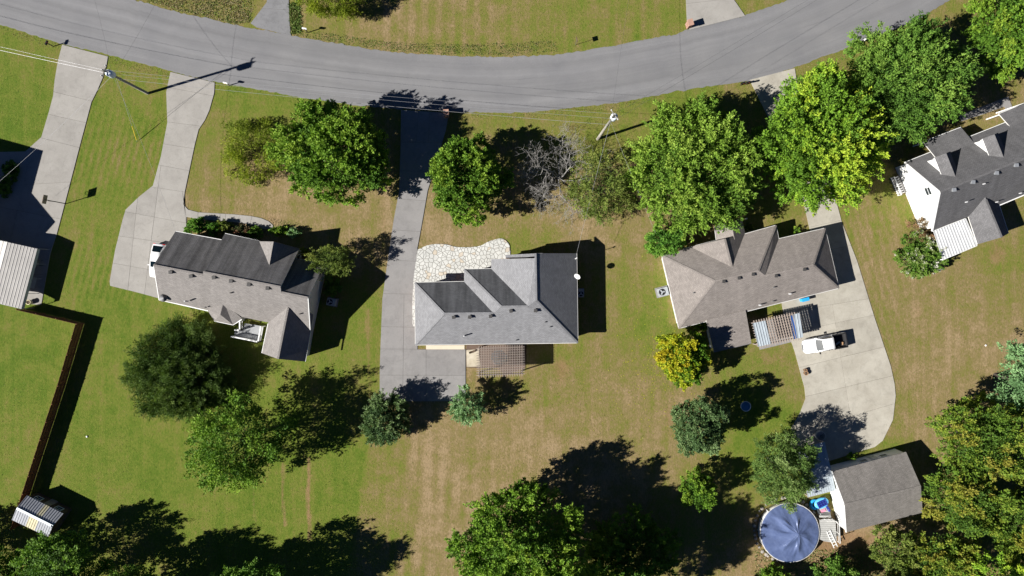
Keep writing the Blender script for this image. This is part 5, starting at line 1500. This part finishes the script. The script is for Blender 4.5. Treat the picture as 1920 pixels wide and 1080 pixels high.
mailbox(1388, 160, .25, 'black mailbox at the road edge beside the shaded driveway mouth, left of two', M['black'], 1.0)
mailbox(1398, 158.5, .25, 'black mailbox at the road edge beside the shaded driveway mouth, right of two', M['black'], 1.0)
mailbox(1616, 79, .4, 'white mailbox at the road edge by the dark green tree', M['white'])
def brick_mailbox(px, py, rz, label):
    c = W(px, py); t = thing('brick_mailbox', c, label, 'mailbox')
    MB().box(c + UP * .65, (.6, .75, 1.3), rz).build('pillar', M['brick'], t)
    MB().box(c + UP * 1.34, (.72, .86, .09), rz).build('cap', m_plain('brick_cap', (0.45, 0.27, 0.2), .9), t)
    MB().box(c + Matrix.Rotation(rz, 3, 'Z') @ Vector((0, .38, 1.0)), (.3, .06, .3), rz).build('door', M['black'], t)
brick_mailbox(838, 216, .05, 'brick pillar mailbox at the shaded mouth of the long grey driveway')
brick_mailbox(1290, 49, .3, 'brick pillar mailbox beside the flared driveway across the road')
def sign():
    c = W(1079, 84); t = thing('street_sign', c, 'thin post with a small sign plate on the lawn across the road', 'sign')
    MB().tube([c, c + UP * 2.2], .03, 6).build('post', M['lead'], t)
    MB().box(c + UP * 1.95, (.04, .62, .5), .25).build('plate', M['wood_dark'], t)
sign()
def hoop():
    c = W(124, 382); top = c + Vector((.25, .05, 3.2)); t = thing('basketball_hoop', c, 'basketball hoop on a pole at the edge of the left driveway', 'basketball hoop')
    MB().tube([c, c + UP * 2.6, top + Vector((-.5, -.05, -.1))], .055, 8).build('pole', M['black'], t, True)
    bc = W(97, 375, 3.1); bc = Vector((c.x - .75, c.y + .18, 3.1))
    rz = math.radians(90 - 12)
    MB().box(bc, (1.15, .05, .8), rz).build('backboard', M['wood_pale'], t)
    MB().bar(c + UP * 2.6, bc - UP * .2, .06, .06).bar(c + UP * 3.0 + Vector((-.3, 0, 0)), bc + UP * .15, .05, .05).build('arm', M['black'], t)
    n = Vector((-math.sin(rz), math.cos(rz), 0)); n = n if n.x < 0 else -n
    r = bc + n * .3 - UP * .3; V = []
    k = 18
    for i in range(k):
        a = 2 * math.pi * i / k; d = Vector((math.cos(a), math.sin(a), 0))
        V += [r + d * .215, r + d * .245, r + d * .245 - UP * .03, r + d * .215 - UP * .03]
    MB().add(V, [(i * 4 + j, i * 4 + (j + 1) % 4, ((i + 1) % k) * 4 + (j + 1) % 4, ((i + 1) % k) * 4 + j) for i in range(k) for j in range(4)]).build('rim', M['terracotta'], t)
hoop()
def tub(px, py, label, R, h, mat, inner, rings=0):
    c = W(px, py); t = thing('round_tub', c, label, 'tub')
    MB().lathe(c + UP * .07, [(R * .92, 0), (R, h), (R - .05, h), (R * .86, .06)], 24).build('wall', mat, t, True)
    MB().lathe(c + UP * (.07 + h * .7), [(0.01, 0), (R * .88, 0.0)], 24, close=True).build('water', inner, t)
    for k in range(rings):
        rr = R * (.85 - .26 * k); z = h * (.98 - .05 * k) + .08; V = []; n = 20
        for i in range(n):
            a = 2 * math.pi * i / n; d = Vector((math.cos(a), math.sin(a), 0))
            V += [c + d * rr + UP * z, c + d * (rr - .05) + UP * (z + .03), c + d * (rr - .05) + UP * (z - .02)]
        MB().add(V, [(i * 3 + j, i * 3 + (j + 1) % 3, ((i + 1) % n) * 3 + (j + 1) % 3, ((i + 1) % n) * 3 + j) for i in range(n) for j in range(3)]).build('hoop', mat, t)
    return t
tub(1396.5, 761, 'round blue-rimmed tub in the shade of the rounded blue-green tree', .68, .4, M['white'], M['pool_blue'])
tub(1534.5, 815, 'round wire-hooped tub at the corner of the lean-to canopy', .66, .75, M['galv'], M['lead'], 3)
def planter(px, py, r, label):
    c = W(px, py) + UP * .075; t = thing('planter', c, label, 'planter')
    MB().lathe(c, [(r * .75, 0), (r, .4), (r * 1.08, .4), (r * 1.08, .46), (r * .9, .46), (r * .85, .4)], 16).build('pot', M['terracotta'], t, True)
    MB().lathe(c + UP * .41, [(r * .86, 0), (.02, .05)], 12).build('soil', M['wood_dark'], t)
planter(1507.5, 693.5, .2, 'small tan pot at the driveway edge, upper of two'); planter(1508.5, 699, .28, 'larger tan pot at the driveway edge, lower of two')
def bin_blue():
    c = W(1505, 561.5); t = thing('storage_bin', c, 'bright blue plastic bin against the brown hip-roofed house', 'bin')
    MB().box(c + UP * .5, (.9, .38, .8), .24).build('body', M['blue_tarp'], t); MB().box(c + UP * .94, (.98, .46, .08), .24).build('lid', M['blue_tarp'], t)
bin_blue()
def grill(px, py, label, mat):
    c = W(px, py) + UP * .08; t = thing('barbecue_grill', c, label, 'grill')
    MB().box(c + UP * .75, (.9, .5, .3), 1.3).build('firebox', mat, t)
    MB().tube([c + UP * .95 + Vector((-.1, -.42, 0)), c + UP * .95 + Vector((.1, .42, 0))], .26, 12).build('hood', mat, t, True)
    for sx in (-.2, .2):
        for sy in (-.35, .35): MB().bar(c + Vector((sx, sy, 0)), c + Vector((sx, sy, .62)), .05, .05).build('leg', M['black'], t)
grill(78, 493, 'dark barbecue grill in the shade of the metal carport', M['lead'])
def pot_bright():
    c = W(59, 566.5); t = thing('planter', c, 'bright cream pot catching sun below the carport edge', 'planter')
    MB().lathe(c, [(.22, 0), (.34, .35), (.30, .6), (.34, .64), (.28, .64), (.24, .5)], 18).build('pot', m_plain('cream_glaze', (.8, .72, .45), .4), t, True)
    MB().lathe(c + UP * .52, [(.25, 0), (.02, .04)], 12).build('soil', M['wood_dark'], t)
pot_bright()
def table_c(px, py, label):
    c = W(px, py) + UP * .08; t = thing('folding_table', c, label, 'table')
    MB().box(c + UP * .74, (1.5, .7, .04), 1.3).build('table_top', M['ac'], t)
    for sx in (-.25, .25):
        for sy in (-.6, .6): MB().bar(c + Vector((sx, sy, 0)), c + Vector((sx, sy, .72)), .04, .04).build('leg', M['lead'], t)
table_c(70, 530, 'grey folding table in the shade of the metal carport')
def flagpole():
    b = W(1868, 212); t = thing('flagpole', b, 'white flagpole beside the front walk of the white house', 'flagpole')
    MB().tube([b, b + UP * 6.8], [.07, .045], 10).build('shaft', M['white'], t, True)
    MB().lathe(b + UP * 6.8, [(.02, 0), (.07, .06), (.02, .13)], 10).build('finial', M['yellow'], t, True)
flagpole()
o = MB().lathe(W(163.5, 818.5), [(.12, 0), (.15, .05), (.09, .11), (.02, .13)], 10).build('ball', M['white'], None, True); tag(o, 'small white ball lying on the lawn by the fence shadow', 'ball')
o = MB().lathe(W(1848, 647.5), [(.10, 0), (.14, .04), (.09, .1), (.02, .12)], 10).build('ball', M['white'], None, True); tag(o, 'small white ball lying on the dry lawn at right', 'ball')

# ------------------------------------------------------------------ trees and shrubs
def unit(a):
    return a / np.maximum(np.linalg.norm(a, axis=-1, keepdims=True), 1e-6)

def leaf_obj(name, pos, d, nor, size, asp, lv, mat, parent):
    d = unit(d); s = unit(np.cross(d, nor)); nn = np.cross(s, d)
    L_ = size[:, None]; w = (size * asp)[:, None] / 2
    mid = pos + d * L_ * .45
    V = np.stack([pos, mid - s * w + nn * L_ * .10, pos + d * L_ - nn * L_ * .06, mid + s * w + nn * L_ * .10], 1).reshape(-1, 3)
    n = len(pos); i = np.arange(n) * 4
    F = np.concatenate([np.stack([i, i + 1, i + 2], 1), np.stack([i, i + 2, i + 3], 1)])
    o0 = np.array(origin(parent)) if parent is not None else np.zeros(3)
    me = np_mesh(name, V - o0, F, mat, {'lv': np.repeat(np.clip(lv, 0, 1), 4)})
    o = bpy.data.objects.new(name, me); COL.objects.link(o)
    if parent is not None: o.parent = parent
    ORG[o.name] = origin(parent)
    return o

def crown_points(r, R, zc, hz, lobes, nleaf, twig=0.6, K=10, up=0.35, lean=0.0, rl=(.20, .38), spread=.115, droop=0.0, low=-.35, bias=None):
    """leaf position, direction, normal and tone for a crown made of leafy lobes on limbs"""
    # lobe centres by golden-angle on the crown with jitter
    k = np.arange(lobes) + .5
    z = 1 - (1 - low) * k / lobes; ph = k * 2.39996 + r.uniform(0, 6.28)
    q = np.sqrt(np.clip(1 - z * z, 0, 1))
    D = unit(np.stack([q * np.cos(ph), q * np.sin(ph), z], 1) + r.normal(0, .16, (lobes, 3)))
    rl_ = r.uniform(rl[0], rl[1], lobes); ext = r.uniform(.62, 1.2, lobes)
    sc_ = np.array([R, R, hz])
    C = D * sc_ * ((1 - rl_) * ext)[:, None] + np.array([0, 0, zc])
    tone = r.normal(0, .24, lobes)
    if bias is not None: tone = tone + bias(D)
    K = int(K * 4.6); twig = twig * 1.35
    nt = max(1, nleaf // (lobes * K)); n = lobes * nt
    li = np.repeat(np.arange(lobes), nt)
    u = unit(r.normal(0, 1, (n, 3)) + 1.0 * D[li] + np.array([0, 0, up]))
    base = C[li] + u * sc_ * (rl_[li] * r.uniform(.35, 1.0, n) ** .6)[:, None]
    td = unit(u + .7 * D[li] + r.normal(0, .4, (n, 3)) + np.array([0, 0, up * .5 - droop]))
    tl = twig * r.uniform(.5, 1.5, n)
    ti = np.repeat(np.arange(n), K); m = n * K
    s = r.uniform(0, 1, m)
    o_ = r.normal(0, 1, (m, 3)); o_ -= td[ti] * np.sum(o_ * td[ti], 1, keepdims=True); ou = unit(o_)
    rad = (spread * 2.1 * (1.1 - .75 * s) * np.abs(r.normal(.75, .35, m)))[:, None]
    pos = base[ti] + td[ti] * (tl[ti] * s)[:, None] + ou * rad
    pos[:, 2] -= droop * (s * tl[ti]) ** 2 * .8
    d = unit(td[ti] * .9 + ou * .7 + r.normal(0, .5, (m, 3)) + np.array([0, 0, -droop * .6]))
    nor = unit(np.array([0, 0, .65]) + ou * .6 + u[ti] * .6 + r.normal(0, .28, (m, 3)))
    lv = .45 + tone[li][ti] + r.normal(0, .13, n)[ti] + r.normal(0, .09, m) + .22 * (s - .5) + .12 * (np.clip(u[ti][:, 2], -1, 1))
    return pos, d, nor, lv, C, rl_

def tree(name, bbox, h, mat, label, seed, lobes=22, dens=520, leaf=.30, asp=.55, cat='tree', group='trees around the houses', zf=.52, low=-.4, bark=None, trunk=True, bias=None, fill=1.55, inner=.34, **kw):
    """bbox in photo pixels of the crown, h height in metres"""
    x0, y0, x1, y1 = bbox; zm = h * zf
    c = W((x0 + x1) / 2, (y0 + y1) / 2, zm); k = (1 - zm / H) / S
    rx = (x1 - x0) / 2 * k; ry = (y1 - y0) / 2 * k; R = (rx + ry) / 2
    base = Vector((c.x, c.y, 0))
    r = np.random.default_rng(seed)
    t = thing(name, base, label, cat, group)
    hz = h - zm
    n = int(dens * R * R * fill)
    pos, d, nor, lv, C, rl_ = crown_points(r, R, zm, hz, lobes, n, bias=bias, low=low, **kw)
    st = np.array([rx / np.percentile(np.abs(pos[:, 0]), 99.6), ry / np.percentile(np.abs(pos[:, 1]), 99.6), 1.0])
    pos = pos * st; C = C * st
    # inner leaves fill the crown below its skin, coloured dark for deeper shade
    ni = int(len(pos) * inner)
    if ni:
        qd = unit(r.normal(0, 1, (ni, 3))); qd[:, 2] = np.where(qd[:, 2] < low, -qd[:, 2], qd[:, 2])
        pi = qd * (r.uniform(.15, .78, ni) ** .5)[:, None] * np.array([rx * .92, ry * .92, hz * .9]) + np.array([0, 0, zm])
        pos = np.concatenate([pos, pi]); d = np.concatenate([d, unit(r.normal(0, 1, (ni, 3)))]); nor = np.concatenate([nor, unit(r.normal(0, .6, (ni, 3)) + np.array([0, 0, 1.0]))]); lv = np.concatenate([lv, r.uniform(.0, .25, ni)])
    keep = pos[:, 2] > .15
    pos, d, nor, lv = pos[keep], d[keep], nor[keep], lv[keep]
    size = leaf * 1.04 * r.uniform(.6, 1.25, len(pos))
    off = np.array([base.x, base.y, 0])
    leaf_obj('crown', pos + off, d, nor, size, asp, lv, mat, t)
    if trunk:
        b = MB(); bm = bark or M['bark']
        tr = max(.07, min(.34, h * .026)); fork = Vector((base.x, base.y, zm * .62))
        b.tube([base - UP * .1, base + UP * .3, fork], [tr * 1.5, tr, tr * .8], 10)
        for cc in C:
            tip = Vector((cc[0] + base.x, cc[1] + base.y, max(.4, cc[2])))
            m = fork.lerp(tip, .5) + Vector(r.normal(0, .15, 3)) + UP * .25
            b.tube([fork - UP * r.uniform(0, .5) * zm * .4, m, tip], [tr * .38, tr * .2, tr * .06], 5, cap=False)
        b.build('trunk', bm, t, True)
    return t

def small_bias(dx, dy, a):
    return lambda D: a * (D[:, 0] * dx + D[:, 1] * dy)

tree('maple_tree', (508, 190, 752, 380), 9.2, L['maple_b'], 'large bright green maple left of the shaded grey driveway', 1, 34, 560, .30, twig=.8)
tree('maple_tree', (793, 252, 958, 420), 9.0, L['maple'], 'round green maple right of the shaded grey driveway', 2, 22, 640, .28, twig=.55)
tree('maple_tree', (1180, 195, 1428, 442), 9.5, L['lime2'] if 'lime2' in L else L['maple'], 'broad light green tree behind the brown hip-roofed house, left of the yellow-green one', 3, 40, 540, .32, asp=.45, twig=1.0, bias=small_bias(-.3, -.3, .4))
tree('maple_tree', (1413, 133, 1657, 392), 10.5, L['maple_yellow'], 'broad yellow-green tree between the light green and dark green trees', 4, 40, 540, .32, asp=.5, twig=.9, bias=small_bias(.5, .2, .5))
tree('maple_tree', (1572, 40, 1820, 262), 10.0, L['deep'], 'broad dark green tree by the road at upper right', 5, 38, 560, .30, asp=.42, twig=1.0)
tree('maple_tree', (1808, -40, 2010, 142), 9.5, L['deep2'] if 'deep2' in L else L['maple'], 'green tree cut by the upper right corner', 6, 28, 520, .32, twig=.8)
tree('willow_tree', (238, 602, 440, 794), 4.6, L['willow'], 'large dark feathery tree behind the tan-roofed gabled house', 7, 42, 900, .34, asp=.16, twig=1.1, K=14, spread=.2, up=.5, low=-.55, zf=.42)
tree('maple_tree', (355, 738, 545, 922), 10.5, L['maple'], 'loose mid-green tree below the dark feathery tree', 8, 26, 330, .26, twig=.8, K=8, spread=.16)
tree('magnolia_tree', (677, 735, 768, 838), 4.6, L['blue'], 'blue-green spiky young tree at the driveway end, larger of two', 9, 22, 900, .26, asp=.36, twig=.75, K=12, spread=.06, rl=(.2, .32))
tree('magnolia_tree', (844, 724, 912, 796), 4.4, L['silver'], 'pale blue-green spiky young tree at the driveway end, smaller of two', 10, 18, 900, .24, asp=.34, twig=.7, K=12, spread=.05, rl=(.2, .3))
tree('lawn_tree', (1252, 745, 1362, 856), 8.0, L['blue2'] if 'blue2' in L else L['blue'], 'rounded blue-green tree left of the shaded tub', 11, 24, 900, .22, twig=.4, spread=.1)
tree('lawn_tree', (1275, 880, 1343, 953), 5.2, L['maple'], 'small bright green tree in the middle of the big lawn shadow', 12, 14, 800, .22, twig=.4, spread=.08)
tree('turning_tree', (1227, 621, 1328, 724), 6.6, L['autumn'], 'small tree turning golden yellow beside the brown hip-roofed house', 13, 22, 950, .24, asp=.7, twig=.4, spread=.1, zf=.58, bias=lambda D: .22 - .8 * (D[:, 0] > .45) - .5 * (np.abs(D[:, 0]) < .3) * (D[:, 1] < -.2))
tree('pool_tree', (1400, 806, 1530, 947), 8.6, L['pool'], 'olive green tree overhanging the pool and lean-to canopy', 14, 26, 640, .24, asp=.36, twig=.7, spread=.14)
tree('shade_tree', (1208, 424, 1282, 486), 5.0, L['shrub'], 'small dark green tree at the corner of the brown hip-roofed house', 15, 16, 900, .22, twig=.45)
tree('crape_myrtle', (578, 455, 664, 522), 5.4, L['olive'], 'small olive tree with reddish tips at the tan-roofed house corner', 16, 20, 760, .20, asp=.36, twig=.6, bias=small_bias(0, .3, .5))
tree('sparse_tree', (1062, 288, 1195, 422), 6.5, L['olive'], 'thin olive tree between the bare grey tree and the big light green tree', 17, 26, 400, .24, asp=.4, twig=.9, K=8, spread=.16, inner=.25)
tree('weeping_shrub', (410, 214, 535, 345), 2.4, L['lime'], 'wispy lime green weeping shrub on the front lawn by the large maple', 18, 30, 300, .34, asp=.22, twig=1.0, K=12, spread=.3, droop=.25, inner=.0)
tree('weeping_shrub', (552, -70, 690, 34), 5.5, L['lime'], 'wispy lime green tree at the top edge across the road', 19, 26, 600, .34, asp=.2, twig=1.0, K=12, spread=.25, inner=.15)
# wood edge at the bottom
tree('oak_tree', (845, 905, 1105, 1130), 12.5, L['maple_b'] if 'maple_b' in L else L['maple'], 'large bright green tree at the bottom edge casting the long lawn shadow', 20, 44, 480, .30, twig=.8)
tree('oak_tree', (1090, 955, 1270, 1120), 7.0, L['maple'], 'low shaded dark tree beside the large bright green tree at the bottom edge', 21, 26, 330, .30, twig=.8)
tree('oak_tree', (985, 1045, 1140, 1200), 16.0, L['maple'], 'tall green treetop at the bottom edge, right of the large bright green tree', 22, 20, 420, .32, twig=.8, zf=.72)
tree('oak_tree', (375, 1055, 560, 1215), 11.5, L['deep'], 'dark treetop at the bottom edge with its shadow on the lawn to the right', 23, 26, 420, .30, twig=.8)
tree('oak_tree', (45, 990, 200, 1130), 8.0, L['deep'], 'green tree over the small metal-roofed shed at lower left', 24, 24, 420, .28, twig=.7)
tree('oak_tree', (-60, 1020, 60, 1140), 6.5, L['maple'], 'tree cut by the lower left corner', 25, 18, 420, .28, twig=.7)
tree('oak_tree', (120, 1085, 280, 1230), 13.0, L['deep'], 'dark tree at the bottom edge right of the metal-roofed shed', 26, 22, 380, .28, twig=.8)
tree('oak_tree', (185, 1062, 325, 1190), 10.0, L['deep'], 'dark treetop at the bottom edge, second right of the metal-roofed shed', 47, 20, 380, .28, twig=.8)
tree('oak_tree', (285, 1085, 410, 1205), 10.5, L['deep'], 'dark treetop at the bottom edge, third right of the metal-roofed shed', 48, 20, 380, .28, twig=.8)
tree('oak_tree', (-130, 975, -15, 1070), 5.0, L['deep'], 'treetop just past the left edge beside the metal-roofed shed', 46, 18, 380, .28, twig=.8)
tree('oak_tree', (1755, 745, 1925, 900), 10.5, L['wood_mix'], 'yellow-green wood-edge tree above the garage roof at right', 27, 28, 480, .28, twig=.7)
tree('oak_tree', (1865, 640, 1990, 790), 11.0, L['silver'], 'grey-green wood-edge tree at the right edge', 28, 22, 440, .28, twig=.7)
tree('oak_tree', (1730, 860, 1880, 1000), 9.5, L['wood_mix'], 'leafy green tree touching the garage roof corner', 29, 24, 460, .28, twig=.7)
tree('oak_tree', (1840, 900, 1990, 1060), 9.0, L['wood_mix'], 'tall olive tree at the right edge below the yellow-green ones', 30, 24, 440, .28, twig=.7)
tree('oak_tree', (1690, 990, 1850, 1110), 7.0, L['wood_mix'], 'yellowing tree at the bottom edge below the garage roof', 31, 24, 380, .28, twig=.7, bias=lambda D: .18 + 0 * D[:, 0])
tree('oak_tree', (1800, 1040, 1980, 1180), 14.0, L['maple_yellow'], 'tree filling the lower right corner', 32, 22, 420, .30, twig=.8)
tree('oak_tree', (1630, 985, 1720, 1075), 5.5, L['olive'], 'small olive tree below the garage roof', 33, 16, 420, .26, twig=.6)
tree('oak_tree', (1525, 1040, 1610, 1120), 4.0, L['deep'], 'low dark green tree at the bottom edge below the pool ladder', 34, 16, 520, .26, twig=.6)
tree('oak_tree', (1400, 1058, 1500, 1150), 3.6, L['maple'], 'green tree at the bottom edge below the covered pool', 35, 16, 480, .28, twig=.6)
tree('oak_tree', (1050, 1066, 1215, 1236), 15.5, L['maple'], 'tall treetop below the bottom edge left of the pool', 36, 22, 420, .32, twig=.8, zf=.74)
tree('oak_tree', (1590, 1085, 1720, 1200), 9.0, L['wood_mix'], 'treetop below the bottom edge under the garage', 37, 18, 400, .30, twig=.8)
# shrubs
def shrub(bbox, h, mat, label, seed, **kw):
    a = dict(lobes=12, dens=1300, leaf=.17, asp=.55, cat='shrub', group='shrubs in the house beds', zf=.45, low=-.3, twig=.25, spread=.05, K=8); a.update(kw)
    tree('shrub', bbox, h, mat, label, seed, **a)
shrub((345, 408, 392, 440), 1.6, L['shrub'], 'rounded green shrub at the garage corner of the tan-roofed house, biggest of the row', 50)
shrub((384, 414, 420, 445), 1.4, L['shrub'], 'green shrub in the shaded front bed, second from the garage corner', 51)
shrub((405, 412, 436, 440), 1.2, L['olive'], 'yellowish shrub in the shaded front bed of the tan-roofed house', 52)
shrub((436, 420, 470, 447), 1.1, L['red'], 'reddish flowering shrub in the front bed of the tan-roofed house', 53, leaf=.15)
shrub((462, 424, 492, 448), 1.0, L['deep'], 'low dark shrub beside the end of the front walk', 54)
shrub((506, 425, 540, 442), 1.0, L['maple'], 'bright green low shrub right of the front walk end', 55)
shrub((536, 426, 566, 446), 1.0, L['silver'], 'grey-green low shrub in the shadow of the front gable', 56)
shrub((562, 464, 580, 478), .9, L['lime'], 'tiny lime green shrub by the front gable corner', 57, dens=1600)
shrub((606, 520, 640, 556), 1.4, L['deep'], 'dark shrub in the shade between the olive tree and the air conditioner', 58)
tree('flowering_bush', (1680, 435, 1776, 524), 2.6, L['flower'], 'large green bush dotted with white flowers below the white house', 60, 22, 900, .19, asp=.6, cat='bush', group='bushes by the white house', twig=.35, spread=.06, bias=lambda D: -.05 + 0 * D[:, 0])
tree('dry_bush', (1694, 405, 1752, 462), 2.4, L['dry'], 'thin reddish-brown dry bush against the white house wall', 61, 14, 330, .18, asp=.4, cat='bush', group='bushes by the white house', twig=.5, spread=.1)
shrub((1468, 800 + 50, 1492, 872), .8, L['olive'], 'low shrub under the olive pool tree', 62)
shrub((1586, 848, 1606, 862), .7, L['maple'], 'small green plant at the garage wall by the concrete corner', 63)
shrub((1300, 596, 1330, 622), 1.0, L['maple'], 'low green shrub in the corner of the brown house wing', 64)
shrub((1395, 418, 1412, 436), .9, L['olive'], 'small shrub in the front bed of the brown hip-roofed house, by the porch', 65)
shrub((1486, 426, 1500, 440), .8, L['maple'], 'small spiky shrub in the shade near the front corner of the brown house', 66)
shrub((4, 300, 40, 340), 1.0, L['deep'], 'dark shrub in the house shadow at the left edge, upper of two', 67); shrub((-10, 335, 24, 370), 1.0, L['deep'], 'dark shrub in the house shadow at the left edge, lower of two', 68)

def dead_tree():
    base = W(1048, 334); t = thing('bare_tree', base, 'bare leafless grey tree near the right utility pole', 'tree', 'trees around the houses')
    r = np.random.default_rng(70); b = MB()
    def grow(p, d, ln, rad, depth):
        pts = [p]; q = p; dd = d.copy()
        for k in range(3):
            dd = (dd + Vector(r.normal(0, .26, 3)) + UP * .02).normalized(); q = q + dd * ln / 3; pts.append(q)
        b.tube(pts, [rad, rad * .85, rad * .7, rad * .55], 6 if depth < 2 else 4, cap=False)
        if depth >= 7: return
        for k in range(3 if depth < 5 else 2):
            side_ = Vector(r.normal(0, 1, 3)); side_ = (side_ - dd * side_.dot(dd)).normalized()
            nd = (dd * r.uniform(.6, 1.0) + side_ * r.uniform(.45, .9) + UP * .06).normalized()
            o = pts[3] if k < 2 else pts[int(r.integers(1, 3))]
            grow(o, nd, ln * r.uniform(.62, .84), max(.011, rad * .60), depth + 1)
    for k in range(6):
        a = k * 1.047 + .5
        grow(base + UP * .2, Vector((math.cos(a) * .85 - .12, math.sin(a) * .85, .8)).normalized(), 2.8, .10, 1)
    b.build('branches', M['bark_grey'], t, True)
    MB().tube([base - UP * .1, base + UP * .5], [.26, .2], 10).build('trunk', M['bark_grey'], t, True)
dead_tree()

# ------------------------------------------------------------------ roadside weeds, fallen leaves
def weeds(poly_px, per_m2, hgt, lv0, lv1, label, name='weeds', seed=90, mat=None, asp=.16, off_road=False):
    poly = G(poly_px); r = np.random.default_rng(seed)
    xs = [q[0] for q in poly]; ys = [q[1] for q in poly]
    n = int(abs(area(poly)) * per_m2 * 5)
    x = r.uniform(min(xs), max(xs), n); y = r.uniform(min(ys), max(ys), n)
    ins = np.zeros(n, bool); m = len(poly)
    for i in range(m):
        (ax, ay), (bx, by) = poly[i], poly[(i + 1) % m]
        cond = ((ay > y) != (by > y)) & (x < (bx - ax) * (y - ay) / ((by - ay) + 1e-9) + ax)
        ins ^= cond
    f = np.sin(x * 1.3 + 2 * np.sin(y * .9)) * np.cos(y * 1.7 + x * .4)
    ins &= r.uniform(-1.4, 1.4, n) < f + .7
    if off_road:
        xp = x * S + 960; yp = 540 - y * S
        ins &= (yp < np.interp(xp, [q[0] for q in UPPER], [q[1] for q in UPPER]) - 6) | (yp > np.interp(xp, [q[0] for q in LOWER], [q[1] for q in LOWER]) + 6)
    x, y, f = x[ins], y[ins], f[ins]; n = len(x)
    pos = np.stack([x, y, np.full(n, .01)], 1)
    d = unit(np.stack([r.normal(0, 1, n), r.normal(0, 1, n), np.full(n, .45)], 1))
    nor = unit(r.normal(0, .5, (n, 3)) + np.array([0, 0, 1.0]))
    lv = r.uniform(lv0, lv1, n) + .15 * f
    o = leaf_obj(name, pos, d, nor, hgt * .5 * r.uniform(.5, 1.5, n), asp * 1.9, lv, mat or L['weed'], None)
    tag(o, label, None, kind='stuff')
weeds([(545, 60), (600, 60), (720, 78), (880, 84), (1040, 76), (1045, 98), (960, 104), (820, 102), (720, 94), (620, 79), (548, 66)], 45, .32, -.1, .6, 'green and straw roadside weeds along the far road edge', seed=91)
weeds([(255, -4), (475, -4), (470, 42), (440, 46), (330, 20)], 45, .42, .2, .85, 'scrubby roadside weeds at the top edge left of the asphalt driveway', seed=92)
weeds([(543, 10), (560, 0), (566, 60), (546, 64)], 60, .6, .0, .5, 'dense dark weeds along the asphalt driveway edge', seed=93)
weeds([(960, 213), (1060, 205), (1160, 193), (1230, 181), (1230, 190), (1160, 204), (1060, 218), (960, 226), (850, 220), (850, 211)], 40, .25, .3, .95, 'dry verge grass along the near road edge', seed=94)
weeds([(0, 48), (60, 66), (117, 84), (112, 96), (60, 80), (0, 62)], 35, .25, .1, .7, 'verge grass by the road left of the first driveway', seed=95)
weeds([(205, 106), (320, 136), (316, 148), (205, 118)], 35, .25, .2, .9, 'verge grass by the road between the two left driveways', seed=96)
weeds([(1490, 128), (1607, 85), (1707, 45), (1716, 52), (1610, 98), (1496, 142)], 35, .25, .2, .9, 'verge grass by the road at upper right', seed=97)
weeds([(405, 155), (547, 182), (735, 205), (735, 213), (545, 190), (408, 165)], 30, .22, .05, .7, 'verge grass by the road in front of the large maple', seed=98)
weeds([(500, 408), (560, 418), (575, 430), (540, 428), (512, 424)], 40, .3, .3, 1.0, 'dry plants around the end of the front walk', seed=99)
weeds([(1415, 1030), (1600, 1030), (1680, 1000), (1700, 1085), (1415, 1085)], 14, .5, .1, .8, 'undergrowth at the wood edge below the pool', seed=100)
weeds([(-60, -40), (1980, -40), (1980, 1120), (-60, 1120)], 1.0, .24, .1, .6, 'scattered longer grass tufts standing out of the mown lawn', name='grass_tufts', seed=102, asp=.16, off_road=True)
def fallen():
    r = np.random.default_rng(101); n = 520
    a = r.uniform(0, 6.28, n); d = np.abs(r.normal(0, 1, n)) * 5.5 + .5
    c = W(1235, 690)
    pos = np.stack([c.x + np.cos(a) * d * .75, c.y + np.sin(a) * d, np.full(n, .03)], 1)
    o = leaf_obj('fallen_leaves', pos, unit(r.normal(0, 1, (n, 3)) * np.array([1, 1, .1])), unit(r.normal(0, .25, (n, 3)) + np.array([0, 0, 1])), r.uniform(.08, .16, n), .75, r.uniform(.4, 1, n), L['autumn'], None)
    tag(o, 'fallen yellow leaves scattered on the lawn below the golden tree', None, kind='stuff')
fallen()
